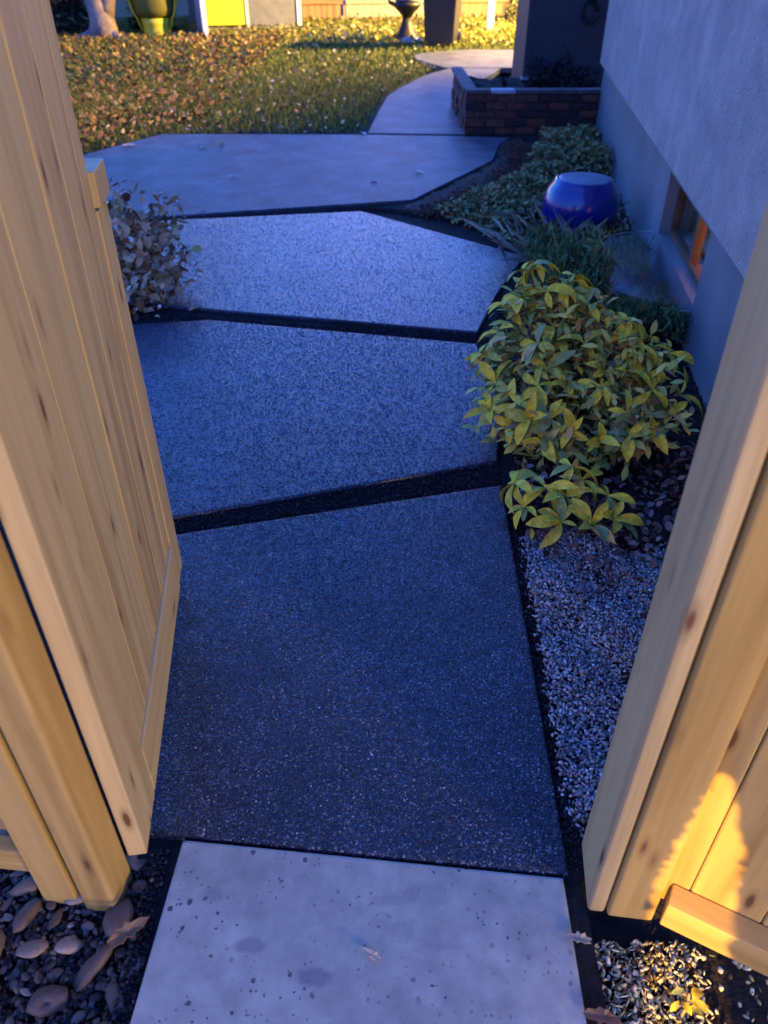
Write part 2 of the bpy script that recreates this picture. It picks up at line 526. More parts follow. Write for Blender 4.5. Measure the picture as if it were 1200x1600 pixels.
def uneven(name, x0, x1, y0, y1, step, z, amp, m, poly=None):
    nx, ny = int((x1 - x0) / step) + 1, int((y1 - y0) / step) + 1
    xs, ys = np.meshgrid(np.linspace(x0, x1, nx), np.linspace(y0, y1, ny))
    zz = z + amp * (np.sin(xs * 9.1 + 1.7 * np.sin(ys * 6)) * .4 + np.sin(ys * 13 + xs * 5) * .3 + rng.uniform(-.5, .5, xs.shape))
    v = np.stack([xs, ys, zz], -1).reshape(-1, 3)
    f = []
    for j in range(ny - 1):
        for i in range(nx - 1):
            if poly is not None:
                cx_, cy_ = (xs[j, i] + xs[j, i + 1]) / 2, (ys[j, i] + ys[j + 1, i]) / 2
                if not inpoly(np.array([cx_]), np.array([cy_]), poly)[0]: continue
            a = j * nx + i; f.append((a, a + 1, a + nx + 1, a + nx))
    return tag(obj(name, mesh_from(name, v, f, m, True)), kind='structure')

uneven('joint_bed', -1.9, 1.3, .2, 8.7, .04, -.020, .006, M['joint'], [(-.515, .1), (.395, .1), (.43, .85), (.50, .9), (1.3, 4.4), (1.3, 8.8), (-2, 8.8), (-2, 1.9), (-.68, .93), (-.535, .93), (-.515, .85)])
uneven('garden_bed', .43, 2.6, .86, 8.7, .05, -.022, .016, M['soil'],
       [(.44, .9), (.475, 2.3), (.52, 3.5), (.98, 4.7), (.1, 5.9), (.26, 6.0), (1.0, 7.3), (1.15, 8.4), (2.6, 8.4), (2.6, .9)])
uneven('mulch_strip', .1, 1.5, 5.6, 8.45, .05, -.010, .012, M['mulch'],
       [(.12, 5.85), (.26, 5.98), (.99, 7.22), (1.12, 8.2), (1.35, 8.2), (1.45, 7.1), (1.1, 6.3), (.62, 5.72), (.3, 5.55)])
uneven('left_bed', -6, -.62, .9, 8.2, .08, -.03, .02, M['soil'],
       [(-.66, .95), (-.80, 2.0), (-1.25, 2.2), (-1.45, 3.6), (-1.62, 3.9), (-1.8, 5.4), (-2.6, 5.6), (-3.2, 8.2), (-6, 8.2), (-6, .95)])
uneven('front_bed', -3, 3, -.8, .90, .04, -.060, .010, M['soil'])
tag(obj('lawn', mesh_from('lawn', [(-30, 6.5, -.028), (-3.2, 6.6, -.028), (-2.65, 7.5, -.028), (-2.2, 8.33, -.028), (-.2, 8.33, -.03), (.6, 12.6, -.03), (.45, 14.0, -.03), (.6, 15.2, -.03), (3, 15.4, -.03), (30, 15.4, -.03), (30, 40, -.03), (-30, 40, -.03)],
    [(0, 1, 2, 3, 4, 5, 6, 7, 8, 9, 10, 11)], M['lawn'])), kind='structure')
fs = prism('concrete_pavement', FSP, -.10, 0, M['concrete'], None, .007)
tag(fs, kind='structure')

path = tag(empty('path'), kind='structure')
slabs = [
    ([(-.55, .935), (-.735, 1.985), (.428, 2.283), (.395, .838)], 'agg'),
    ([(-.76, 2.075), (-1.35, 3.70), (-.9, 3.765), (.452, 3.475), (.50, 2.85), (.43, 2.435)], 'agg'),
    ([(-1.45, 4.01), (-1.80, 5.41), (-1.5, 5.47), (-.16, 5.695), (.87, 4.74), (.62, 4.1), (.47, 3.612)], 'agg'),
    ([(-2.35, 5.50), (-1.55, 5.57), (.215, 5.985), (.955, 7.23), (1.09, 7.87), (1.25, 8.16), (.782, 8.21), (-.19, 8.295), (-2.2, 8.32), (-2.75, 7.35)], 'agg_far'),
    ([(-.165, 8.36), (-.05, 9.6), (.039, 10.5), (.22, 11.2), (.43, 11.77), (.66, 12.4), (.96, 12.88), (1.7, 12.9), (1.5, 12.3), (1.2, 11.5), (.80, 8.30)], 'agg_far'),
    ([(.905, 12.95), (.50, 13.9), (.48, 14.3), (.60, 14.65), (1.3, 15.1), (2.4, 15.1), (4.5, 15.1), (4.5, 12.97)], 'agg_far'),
]
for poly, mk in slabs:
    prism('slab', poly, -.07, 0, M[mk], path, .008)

# the stones of the exposed aggregate, standing a little proud of the three near slabs
OCT = ([(.5, 0, 0), (-.5, 0, 0), (.08, .5, 0), (-.05, -.5, 0), (.05, .03, .5), (0, 0, -.5)], [(0, 2, 4), (2, 1, 4), (1, 3, 4), (3, 0, 4), (2, 0, 5), (1, 2, 5), (3, 1, 5), (0, 3, 5)])
stone_m = tintmat('wet_aggregate_stone', .32, .5)
for (poly, mk), sl, n in zip(slabs[:3], list(path.children)[:3], (46000, 34000, 26000)):
    pa = np.array(poly); x = rng.uniform(pa[:, 0].min(), pa[:, 0].max(), n); y = rng.uniform(pa[:, 1].min(), pa[:, 1].max(), n)
    cx0, cy0 = pa.mean(0); e_ = .988
    k_ = inpoly(cx0 + (x - cx0) / e_, cy0 + (y - cy0) / e_, poly); x, y = x[k_], y[k_]; n = len(x)
    s_ = rng.uniform(.0035, .0085, n) * (1 if sl is path.children[0] else 1.25)
    o = scatter('aggregate_stones', *OCT, np.stack([x - cx0, y - cy0, rng.uniform(-.0008, .0006, n)], -1), rotmats(rng.uniform(0, 6.28, n), rng.uniform(-.35, .35, n), rng.uniform(-.35, .35, n)),
        np.stack([s_, s_ * .8, s_ * .55], -1), palette(n, [(.012, .016, .026), (.03, .038, .058), (.07, .08, .105), (.16, .17, .20), (.32, .32, .33)], [5, 4, 2.2, .7, .16], .3), stone_m, sl)
    tag(o, kind='stuff')

# ================================================================== HOUSE
hd = Vector((.132, .991, 0)).normalized()
house = tag(empty('house', (1.421, 3.244, 0), -math.atan2(hd.x, hd.y)), 'house with pale rough stucco wall over a smooth blue-grey foundation beside the garden bed', 'house')
W0, W1, Z0, Z1 = .22, 1.30, .20, .535
HS, HE = -2.45, 5.26
parts = []
def bgeo(x0, x1, y0, y1, z0, z1):
    v = [(x0, y0, z0), (x1, y0, z0), (x1, y1, z0), (x0, y1, z0), (x0, y0, z1), (x1, y0, z1), (x1, y1, z1), (x0, y1, z1)]
    return v, [(0, 3, 2, 1), (4, 5, 6, 7), (0, 1, 5, 4), (1, 2, 6, 5), (2, 3, 7, 6), (3, 0, 4, 7)]
fv, ff = merge([bgeo(0, .22, HS, W0, -.2, .585), bgeo(0, .22, W1, HE, -.2, .585), bgeo(0, .22, W0, W1, -.2, Z0), bgeo(0, .22, W0, W1, Z1, .585), bgeo(.22, 5, HE - .2, HE, -.2, .585)])
obj('foundation', mesh_from('foundation', fv, ff, M['foundation']), house)
box('stucco_wall', -.045, 5, HS, HE + .02, .588, 3.3, M['stucco'], house, .006)
box('roof', -.35, 5.3, HS - .2, HE + .4, 3.305, 3.5, M['roof'], house)
win = obj('window', merge and mesh_from('window', *merge([
    bgeo(.06, .11, W0, W1, Z0, Z0 + .035), bgeo(.06, .11, W0, W1, Z1 - .03, Z1),
    bgeo(.06, .11, W0, W0 + .035, Z0 + .035, Z1 - .03), bgeo(.06, .11, W1 - .035, W1, Z0 + .035, Z1 - .03),
    bgeo(.06, .11, .70, .74, Z0 + .035, Z1 - .03)]), M['stem']), house)
box('pane', .082, .088, W0 + .035, .70, Z0 + .035, Z1 - .03, M['glass'], win)
box('pane', .082, .088, .74, W1 - .035, Z0 + .035, Z1 - .03, M['glass'], win)
# pleated curtains behind the panes
def pleats(y0, y1, m, nm):
    v, f = [], []
    n = 26
    for i in range(n + 1):
        y = y0 + (y1 - y0) * i / n; x = .155 + .012 * math.sin(i * 1.5)
        v += [(x, y, Z0), (x, y, Z1)]
    for i in range(n): f.append((2 * i, 2 * i + 2, 2 * i + 3, 2 * i + 1))
    o = obj(nm, mesh_from(nm, v, f, m, True), win)
    so_ = o.modifiers.new('thick', 'SOLIDIFY'); so_.thickness = .003
    return o
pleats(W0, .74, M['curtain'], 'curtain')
pleats(.745, W1, M['olive'], 'curtain')
box('reveal_back', .19, .20, W0, W1, Z0, Z1, M['darkwood'], win)

# clear cover over the window well
wc = tag(empty('window_well_cover', (1.421, 3.244, 0), -math.atan2(hd.x, hd.y)), 'clear domed plastic cover against the foundation below the basement window with its painted orange glow', 'window cover')
v, f = [], []
RO, RA, CY = .46, .60, .82
rings = [(1.0, .0), (1.0, .10), (.995, .165), (.93, .185), (.75, .20), (.5, .215), (.25, .225), (.02, .23)]
NA = 28
for r_, z_ in rings:
    for i in range(NA + 1):
        a = math.pi * i / NA
        v.append((-.004 - RO * r_ * math.sin(a), CY - RA * r_ * math.cos(a), z_))
for j in range(len(rings) - 1):
    for i in range(NA):
        a = j * (NA + 1) + i; f.append((a, a + 1, a + NA + 2, a + NA + 1))
obj('dome', mesh_from('dome', v, f, M['clear'], True), wc)
pts = [(-.004 - RO * 1.012 * math.sin(math.pi * i / NA), CY - RA * 1.012 * math.cos(math.pi * i / NA), .172) for i in range(NA + 1)]
obj('rim', mesh_from('rim', *tube_geo(pts, [.0013] * len(pts), 6), M['trim'], True), wc)
# juniper growing beside and under the cover
jn = tag(empty('juniper', (1.22, 4.0, -.02)), 'low dark green feathery juniper under the clear plastic window cover', 'shrub')
n = 26000
az = rng.uniform(0, 2 * np.pi, n); rr = np.sqrt(rng.uniform(0, 1, n)); hh = rng.uniform(0, 1, n)
clumpx = rng.normal(0, .11, 40)[rng.integers(0, 40, n)]
cl = rng.uniform(-1, 1, (46, 3)); cl[:, 2] = rng.uniform(.1, 1, 46)
ci = rng.integers(0, 46, n)
pos = np.stack([cl[ci, 0] * .36 + rng.normal(0, .035, n), cl[ci, 1] * .52 + rng.normal(0, .045, n), cl[ci, 2] * .22 * (1 - .5 * (cl[ci, 0] ** 2)) + rng.normal(0, .025, n)], -1)
inside = pos[:, 0] > -.12
pos[:, 2] = np.where(inside, np.clip(pos[:, 2], .01, .165), np.clip(pos[:, 2] * 1.7, .01, .42))
scatter('foliage', *BLADE, pos, rotmats(rng.uniform(0, 6.28, n), rng.uniform(-1.0, 1.0, n), rng.uniform(-.6, .6, n)), rng.uniform(.03, .07, n),
        palette(n, [(.08, .15, .06), (.12, .21, .07), (.17, .24, .10), (.03, .06, .03)]), M['tint'], jn)
tb = []
for i in range(14):
    q = cl[i]; tb.append(tube_geo([(0, 0, 0), (q[0] * .13, q[1] * .25, .07), (q[0] * .26, q[1] * .5, q[2] * .2)], [.006, .004, .002], 5))
obj('stem', mesh_from('stem', *merge(tb), M['stem']), jn)

# ================================================================== GATE (opened inward along the left)
gd = Vector((-.12635, .99199, 0))
gate = tag(empty('wooden_gate', (-.498, .855, .05), math.atan2(-gd.x, gd.y)), 'new cedar board gate standing open along the left edge of the path', 'gate')
# local: +Y along the gate, +X toward the path, -X its back; face plane at x = 0
GH = 1.80
def gboard(name, s0, s1, z0, z1, x0, x1, m='cedar', bev=.004):
    return box(name, x0, x1, s0, s1, z0, z1, M[m], gate, bev, 2)
gboard('stile', 0, .15, 0, GH, -.040, 0)
gboard('stile', .839, .945, 0, 1.075, -.040, -.004, bev=.002)
gboard('stile', .770, .836, .152, GH, -.040, -.0075, bev=.002)
rail('rail', .686, .152, .036, M['cedar'], gate, (-.018, .494, .076), (R(90), R(90), 0))
gboard('board', .152, .262, .1525, GH, -.034, -.006, bev=.002)
gboard('board', .265, .371, .1525, GH, -.034, -.006, bev=.002)
gboard('board', .375, .496, .1525, GH, -.036, -.010, bev=.002)
gboard('board', .500, .639, .1525, GH, -.034, -.0075, bev=.002)
gboard('board', .642, .767, .1525, GH, -.034, -.0075, bev=.002)
gboard('latch_block', .835, .960, 1.082, 1.155, -.036, .006, 'cedar')
rail('rail', .82, .09, .02, M['cedar'], gate, (-.052, .47, .25), (R(90), R(90), 0))
rail('rail', .82, .09, .02, M['cedar'], gate, (-.052, .47, 1.45), (R(90), R(90), 0))

# ================================================================== LEFT POST AND FENCE
lp = tag(empty('gate_post', (-.590, .825, -.08), R(-6)), 'golden cedar gate post beside the open gate above the river rocks', 'post')
box('post', -.036, .036, -.042, .045, 0, 2.0, M['post'], lp, .008, 3)
box('trim_board', -.130, -.052, -.036, -.012, .03, 2.0, M['post'], lp, .006, 3)
lf = tag(empty('wooden_fence', (-.72, .86, 0), R(-6)), 'golden cedar fence panel left of the open gate, its bottom rail above the rocks', 'fence')
for i in range(7):
    box('board', -.15 - .152 * i, -.003 - .152 * i, .012, .030, .10, 1.9, M['post'], lf, .003)
rail('rail', 1.1, .075, .036, M['post'], lf, (-.56, -.012, .055), (0, R(90), 0))

# ================================================================== RIGHT POST, JAMB AND FENCE
rp = tag(empty('gate_post', (.418, .775, -.06), R(-7)), 'cedar gate post with a round-edged jamb board right of the concrete slab', 'post')
box('jamb_board', 0, .036, -.012, .140, .055, 2.05, M['cedar'], rp, .009, 3)
box('post', .038, .128, -.020, .070, .06, 2.05, M['post'], rp, .007, 3)
fd = Vector((.113, -.062, 0)).normalized()
rf = tag(empty('wooden_fence', (.545, .735, .0), math.atan2(fd.y, fd.x)), 'cedar fence panel right of the gate with a lamp-lit patch above its bottom rail', 'fence')
rail('rail', .90, .075, .05, M['post'], rf, (.455, .0, .090), (0, R(90), 0), .003)
for i in range(8):
    box('board', -.090 + .128 * i, .036 + .128 * i, .026, .046, .055, 1.95, M['post'], rf, .003)
rail('rail', .90, .05, .09, M['post'], rf, (.455, .071, 1.5), (0, R(90), 0), .003)

# leaf screen added unseen behind the camera; its gap shapes the fence spot's patch
hg = tag(empty('leaf_gobo', (0, 0, 0)), 'unseen leaf screen added behind the camera, its narrow gap shaping the light on the fence', 'leaf_gobo')
L = Vector((-1.2, -3.2, 1.7))
ap = [(.556, .73, .50), (.618, .69, .32), (.625, .668, .22), (.645, .65, .03), (.610, .60, 0), (.585, .35, 0), (.435, .35, 0), (.475, .58, 0), (.515, .70, .04), (.520, .735, .15), (.522, .73, .24), (.54, .73, .44)]
tk = .45
c0 = L + (Vector((.56, .66, .27)) - L) * tk
axn = (Vector((.56, .66, .27)) - L).normalized()
ax1 = axn.cross(Vector((0, 0, 1))).normalized(); ax2 = ax1.cross(axn)
ap2 = []
for p in ap:
    d = Vector(p) - L; d = d * ((c0 - L).dot(axn) / d.dot(axn)); q = L + d - c0
    ap2.append((q.dot(ax1), q.dot(ax2)))
n = 26000
u = rng.uniform(-.24, .24, n); w = rng.uniform(-.24, .24, n)
keep = ~inpoly(u, w, ap2)
# keep leaf centres a little off the gap so that only their tips reach in
for k in range(8):
    a = k * math.pi / 4
    keep &= ~inpoly(u + .006 * math.cos(a), w + .006 * math.sin(a), ap2)
u, w = u[keep], w[keep]
n = len(u); dep = rng.uniform(-.03, .03, n)
pos = np.array(c0)[None] + u[:, None] * np.array(ax1)[None] + w[:, None] * np.array(ax2)[None] + dep[:, None] * np.array(axn)[None]
q = axn.to_track_quat('Z', 'Y').to_matrix()
base = np.array(q)
rl = rotmats(rng.uniform(0, 6.28, n), rng.uniform(-.5, .5, n), rng.uniform(-.5, .5, n))
LV = [(x * 1.1, y - .5, z) for x, y, z in SLEAF[0]]
scatter('foliage', LV, SLEAF[1], pos, np.einsum('ij,njk->nik', base, rl), rng.uniform(.012, .022, n), palette(n, [(.04, .07, .02), (.06, .09, .03)]), M['tint'], hg)

# ================================================================== RIVER ROCKS, lower left
rock_me = []
for s in range(7):
    r = random.Random(50 + s)
    bm = bmesh.new(); bmesh.ops.create_icosphere(bm, subdivisions=2, radius=.5)
    ax = [Vector([r.gauss(0, 1) for _ in range(3)]).normalized() for _ in range(7)]
    am = [r.uniform(.08, .20) for _ in range(7)]
    for v_ in bm.verts:
        d = v_.co.normalized()
        for a_, m_ in zip(ax, am):
            t_ = d.dot(a_)
            if t_ > .35: v_.co -= d * (t_ - .35) * m_ * 1.6
        v_.co.x *= r.uniform(.97, 1.03); v_.co.z *= .55; v_.co.y *= .78
    rock_me.append(bm_mesh('river_rock', bm, M['rock'], True))
placed = []
tries = 0
fixed = [(-.545, .76, .10), (-.575, .665, .085), (-.64, .60, .095), (-.50, .60, .08), (-.53, .52, .11), (-.70, .70, .07), (-.61, .50, .10), (-.68, .46, .07), (-.76, .60, .10), (-.46, .74, .04)]
for x, y, s in fixed: placed.append((x, y, s))
while len(placed) < 150 and tries < 60000:
    tries += 1
    x, y, s = random.uniform(-.88, -.49), random.uniform(.40, .93), random.choice([.07, .085, .095] if tries < 400 else [.03, .04, .05, .06, .075] if tries < 3000 else [.018, .025, .032, .04])
    if y > .76 and -.64 < x < -.54: continue
    if all((x - a) ** 2 + (y - b_) ** 2 > ((s + c_) * .45) ** 2 for a, b_, c_ in placed): placed.append((x, y, s))
for i, (x, y, s) in enumerate(placed):
    o = obj('river_rock', rock_me[i % 7], None, (x, y, -.050 + s * .30), (random.uniform(-.3, .3), random.uniform(-.3, .3), random.uniform(0, 6.28)))
    o.scale = (s * random.uniform(1.05, 1.5), s * random.uniform(.95, 1.25), s * random.uniform(.7, 1.0))
    own = {0: 'large rock touching the foot of the left gate post', 1: 'brownish rock half under a dead leaf between the rocks and the concrete',
           2: 'broad rounded rock second in line down from the left gate post', 3: 'low rock nearest the left edge of the concrete pavement'}
    if i in own: tag(o, own[i], 'rock')
    else: tag(o, 'smooth brown-grey river rock in the bed below the left fence and post', 'rock', 'river rocks below the left fence')
tv, tf = chip(3)
n = 9000
pos = np.stack([rng.uniform(-1.2, -.47, n), rng.uniform(.15, 1.05, n), rng.uniform(-.060, -.045, n)], -1)
tag(scatter('pebbles', tv, tf, pos, rotmats(*rng.uniform(0, 6, (3, n))), rng.uniform(.008, .026, n), palette(n, [(.08, .06, .05), (.14, .11, .09), (.03, .025, .025)]), M['tint']),
    'dark fine pebbles and grit between the river rocks', 'pebbles', None, 'stuff')

# ================================================================== PALE GRAVEL right of the first slab
poly = [(.425, .98), (.434, 1.25), (.444, 1.55), (.452, 1.80), (.462, 2.0), (.60, 2.06), (.78, 1.92), (1.2, 1.88), (1.2, .90), (.5, .93)]
n = 42000
x, y = rng.uniform(.41, 1.2, n), rng.uniform(.90, 2.15, n)
wob = rng.normal(0, .009, n)
k_ = inpoly(x + wob, y + wob, poly); x, y = x[k_], y[k_]; n = len(x)
pos = np.stack([x, y, -.012 + .012 * np.sin(x * 21) * np.sin(y * 17) + rng.uniform(-.012, .010, n)], -1)
tv, tf = chip(9, .75)
tag(scatter('gravel', tv, tf, pos, rotmats(*rng.uniform(0, 6, (3, n))), np.stack([rng.uniform(.009, .020, n), rng.uniform(.007, .014, n), rng.uniform(.006, .012, n)], -1),
    palette(n, [(.34, .34, .34), (.24, .24, .25), (.15, .15, .16), (.50, .50, .50), (.08, .07, .08), (.20, .14, .10)], [4, 4, 3, 1.3, 2, 1]), M['tintgloss']),
    'pale crushed gravel between the dark border and the right gate post', 'gravel', None, 'stuff')
n = 1300
x, y = rng.uniform(.46, 1.25, n), rng.uniform(1.62, 2.6, n)
k_ = (x > np.interp(y, [1.6, 2.0, 2.6], [.60, .47, .50])) & (rng.uniform(0, 1, n) < np.clip((y - 1.6) / .35, .08, 1)); x, y = x[k_], y[k_]; n = len(x)
tag(scatter('leaf_litter', *CURL, np.stack([x, y, rng.uniform(-.014, .012, n)], -1), rotmats(rng.uniform(0, 6.28, n), rng.uniform(-.7, .7, n), rng.uniform(-.7, .7, n)), rng.uniform(.014, .040, n),
    palette(n, [(.14, .085, .065), (.08, .05, .045), (.24, .16, .12), (.20, .17, .16)], [4, 4, 2, 1]), M['tint']), 'brown mauve leaf litter on the soil between the gravel and the two yellow bushes', 'leaf litter', None, 'stuff')
n = 16000
JL = [((-.74, 2.03), (.43, 2.36)), ((-1.4, 3.85), (.46, 3.545)), ((-1.6, 5.48), (-.1, 5.80)), ((-.1, 5.80), (.55, 5.55)), ((.418, .86), (.452, 2.3)), ((.5, 3.5), (.9, 4.7)), ((-.49, .2), (-.49, .9))]
ji = rng.choice(len(JL), n, p=[.26, .24, .12, .08, .16, .07, .07]); A_ = np.array([a for a, b_ in JL])[ji]; B_ = np.array([b_ for a, b_ in JL])[ji]
pj = A_ + (B_ - A_) * rng.uniform(0, 1, (n, 1)) + rng.uniform(-.055, .055, (n, 2)) * np.where(ji[:, None] >= 4, [.35, .1], [.3, 1])
tag(scatter('joint_grit', *chip(8, .7), np.concatenate([pj, rng.uniform(-.020, -.010, (n, 1))], 1), rotmats(*rng.uniform(0, 6, (3, n))), rng.uniform(.004, .011, n),
    palette(n, [(.012, .012, .014), (.02, .02, .024), (.035, .03, .03), (.09, .085, .08)], [5, 4, 2, .4]), M['tint']), 'black grit filling the joints between the path slabs', 'grit', None, 'stuff')
# grit in the soil and dark joints
n = 9000
x, y = rng.uniform(.42, 1.5, n), rng.uniform(1.6, 5.0, n)
pos = np.stack([x, y, -.018 + rng.uniform(-.01, .012, n)], -1)
k_ = x > np.interp(y, [1.6, 2.3, 3.5, 4.75, 5.0], [.47, .49, .54, .95, .70]) ; pos = pos[k_]; n = len(pos)
tag(scatter('bark_chips', *chip(4, .4), pos, rotmats(*rng.uniform(0, 6, (3, n))), np.stack([rng.uniform(.01, .03, n), rng.uniform(.006, .014, n), rng.uniform(.004, .01, n)], -1),
    palette(n, [(.06, .035, .025), (.10, .06, .045), (.03, .02, .018), (.16, .13, .12)], [4, 3, 4, 1]), M['tint']), 'dark brown bark chips on the soil under the yellow bush', 'bark chips', None, 'stuff')
n = 8000
pp = np.array([(.20, 5.75), (.35, 5.9), (.6, 6.3), (.9, 6.8), (1.08, 7.3), (1.15, 7.9)])
t_ = rng.uniform(0, 1, n) * (len(pp) - 1.001); i_ = t_.astype(int); fr_ = (t_ - i_)[:, None]
pos2 = pp[i_] * (1 - fr_) + pp[i_ + 1] * fr_ + rng.normal(0, .085, (n, 2)) * [1, .6] + [.17, -.08]
pos = np.concatenate([pos2, rng.uniform(-.012, .004, (n, 1))], 1)
tag(scatter('mulch', *chip(6, .4), pos, rotmats(*rng.uniform(0, 6, (3, n))), np.stack([rng.uniform(.015, .04, n), rng.uniform(.008, .02, n), rng.uniform(.005, .012, n)], -1),
    palette(n, [(.09, .04, .026), (.055, .028, .02), (.12, .06, .04)]), M['tint']), 'reddish brown mulch strip along the far slab edge', 'mulch', None, 'stuff')

# ================================================================== YELLOWING BUSH
def leafmesh(seed, L_=1.0, W_=.36):
    r = random.Random(seed)
    rows = 6; v, f = [], []
    bend = r.uniform(.15, .55); tw = r.uniform(-.15, .15)
    for i in range(rows + 1):
        t = i / rows
        w = W_ * .5 * (math.sin(math.pi * min(1, t * .98 + .02) ** 1.25) ** .8) if 0 < t < 1 else .015
        y = L_ * (t - bend * .15 * t * t); z = -bend * t * t * .5 + .10 * math.sin(t * 3)
        for sx in (-1, 0, 1):
            v.append((sx * w + tw * t * t, y, z + (abs(sx) * w * .45) + r.uniform(-.012, .012)))
    for i in range(rows):
        for j in range(2):
            a = i * 3 + j; f.append((a, a + 1, a + 4, a + 3))
    return mesh_from('leaf', v, f, M['leafy'], True)
leaves = [leafmesh(i, 1, .27 + .03 * i) for i in range(6)]

def whorl(parent, c, axis, n, size, droop):
    q = Vector(axis).normalized().to_track_quat('Z', 'Y').to_matrix().to_4x4()
    ph = random.uniform(0, 6.28)
    for i in range(n):
        a = ph + i * 2.4 + random.uniform(-.45, .45)
        el = droop + random.uniform(-.55, .45)
        m4 = Matrix.Translation(c) @ q @ Matrix.Rotation(a, 4, 'Z') @ Matrix.Rotation(-el, 4, 'X') @ Matrix.Rotation(random.uniform(-.5, .5), 4, 'Y')
        o = bpy.data.objects.new('leaf', random.choice(leaves))
        s = size * random.uniform(.5, 1.22)
        COL.objects.link(o); o.parent = parent
        loc, rot, _ = m4.decompose()
        o.location = loc; o.rotation_euler = rot.to_euler(); o.scale = (s, s, s)

bush = tag(empty('azalea_bush', (.76, 2.72, -.03)), 'large bush with yellowing leaves leaning over the slab edge in front of the window cover', 'bush')
# whorl centres: x, y offsets, height (hand-set so that the outline reads as in the photograph)
W = []
outline = [(-.20, .22, .58, .3), (-.13, .16, .52, .3), (-.06, .18, .54, .4), (.02, .10, .49, .4), (-.26, .20, .44, .1), (-.31, .12, .37, -.1), (-.36, .04, .31, -.2), (-.33, -.06, .24, -.3),
           (-.35, -.14, .17, -.5), (-.28, -.22, .14, -.6), (-.22, -.26, .20, -.6), (.10, .12, .43, .4), (.20, .10, .42, .4), (.28, .10, .36, .3), (.34, .02, .33, .1), (.24, .0, .33, .2),
           (-.16, -.30, .13, -.7), (-.08, -.30, .17, -.7), (.02, -.34, .15, -.8), (.12, -.34, .17, -.8), (.20, -.32, .19, -.9), (.28, -.26, .22, -.6), (.34, -.16, .24, -.4)]
W += outline
W += [(-.17, .26, .60, .5), (-.02, .22, .56, .5), (.06, .20, .52, .6), (-.24, .14, .50, .3)]
while len(W) < 48:
    x_, y_ = random.uniform(-.30, .30), random.uniform(-.28, .16)
    if (x_ / .34) ** 2 + ((y_ + .06) / .26) ** 2 > 1: continue
    z_ = .36 + .10 * (y_ / .2) - .05 * abs(x_) + random.uniform(-.05, .05)
    if all((x_ - a) ** 2 + (y_ - b_) ** 2 + (z_ - c_) ** 2 > .0038 for a, b_, c_, _ in W): W.append((x_, y_, z_, random.uniform(-.3, .2)))
sg = []
for (x_, y_, z_, d_) in W:
    whorl(bush, Vector((x_, y_, z_)), Vector((x_ * 1.1, y_ * 1.1 - .12, .45)), 6, .105, d_)
    sg.append(tube_geo([(x_ * .08, y_ * .08, -.02), (x_ * .45, y_ * .4, z_ * .5), (x_ * .9, y_ * .9, z_ * .93), (x_, y_, z_)], [.008, .006, .004, .003], 5))
obj('stems', mesh_from('stems', *merge(sg), M['stem'], True), bush)

n = 3000
wi = rng.integers(0, len(W), n); WA = np.array(W)[wi][:, :3]
pos = WA * rng.uniform(.70, 1.04, (n, 1)) + rng.normal(0, .035, (n, 3)); pos[:, 2] = np.clip(pos[:, 2] - .03, .03, .5)
LEAF7 = ([(0, 0, 0), (.16, .35, .05), (.19, .65, .05), (0, 1, -.05), (-.19, .65, .05), (-.16, .35, .05)], [(0, 1, 5), (1, 2, 4, 5), (2, 3, 4)])
tag(scatter('inner_leaves', *LEAF7, pos, rotmats(rng.uniform(0, 6.28, n), rng.uniform(-1.0, .5, n), rng.uniform(-.6, .6, n)), rng.uniform(.035, .08, n),
    palette(n, [(.60, .50, .10), (.46, .44, .10), (.26, .30, .09), (.46, .32, .11), (.18, .11, .05)], [4, 3, 2, 2, .6]), M['tint'], bush), kind='stuff')
small = tag(empty('azalea_bush', (.60, 2.03, -.03)), 'small low bush with yellow-green leaves in front of the large one, above the gravel', 'bush')
sg = []
for (x_, y_, z_, d_) in [(-.16, .10, .14, .3), (-.13, .02, .10, 0), (-.06, .06, .15, .2), (.0, .02, .14, .1), (.06, .08, .17, .3), (-.02, -.05, .09, -.3), (.07, -.07, .09, -.4), (.14, -.06, .11, -.4), (.14, .03, .14, 0), (.03, .11, .2, .4)]:
    whorl(small, Vector((x_, y_, z_)), Vector((x_, y_ - .08, .3)), 7, .10, d_)
    sg.append(tube_geo([(x_ * .1, y_ * .1, -.02), (x_ * .6, y_ * .6, z_ * .5), (x_, y_, z_)], [.005, .004, .003], 5))
obj('stems', mesh_from('stems', *merge(sg), M['stem'], True), small)
sprig = tag(empty('clover_plant', (.488, 2.02, -.02)), 'little pale green sprig at the slab corner left of the small bush', 'plant')
for i, (x_, y_, z_) in enumerate([(-.02, .01, .06), (.0, -.02, .04), (.025, .02, .05)]):
    o = obj('leaf', leaves[i], sprig, (x_, y_, z_), (R(-10), 0, R(60 + i * 120))); o.scale = (.05, .05, .05)
obj('stems', mesh_from('stems', *merge([tube_geo([(0, 0, 0), (0, 0, .03), (-.02, .01, .06)], [.003, .002, .002], 5), tube_geo([(0, 0, 0), (.02, .01, .05)], [.003, .002], 5)]), M['stem']), sprig)

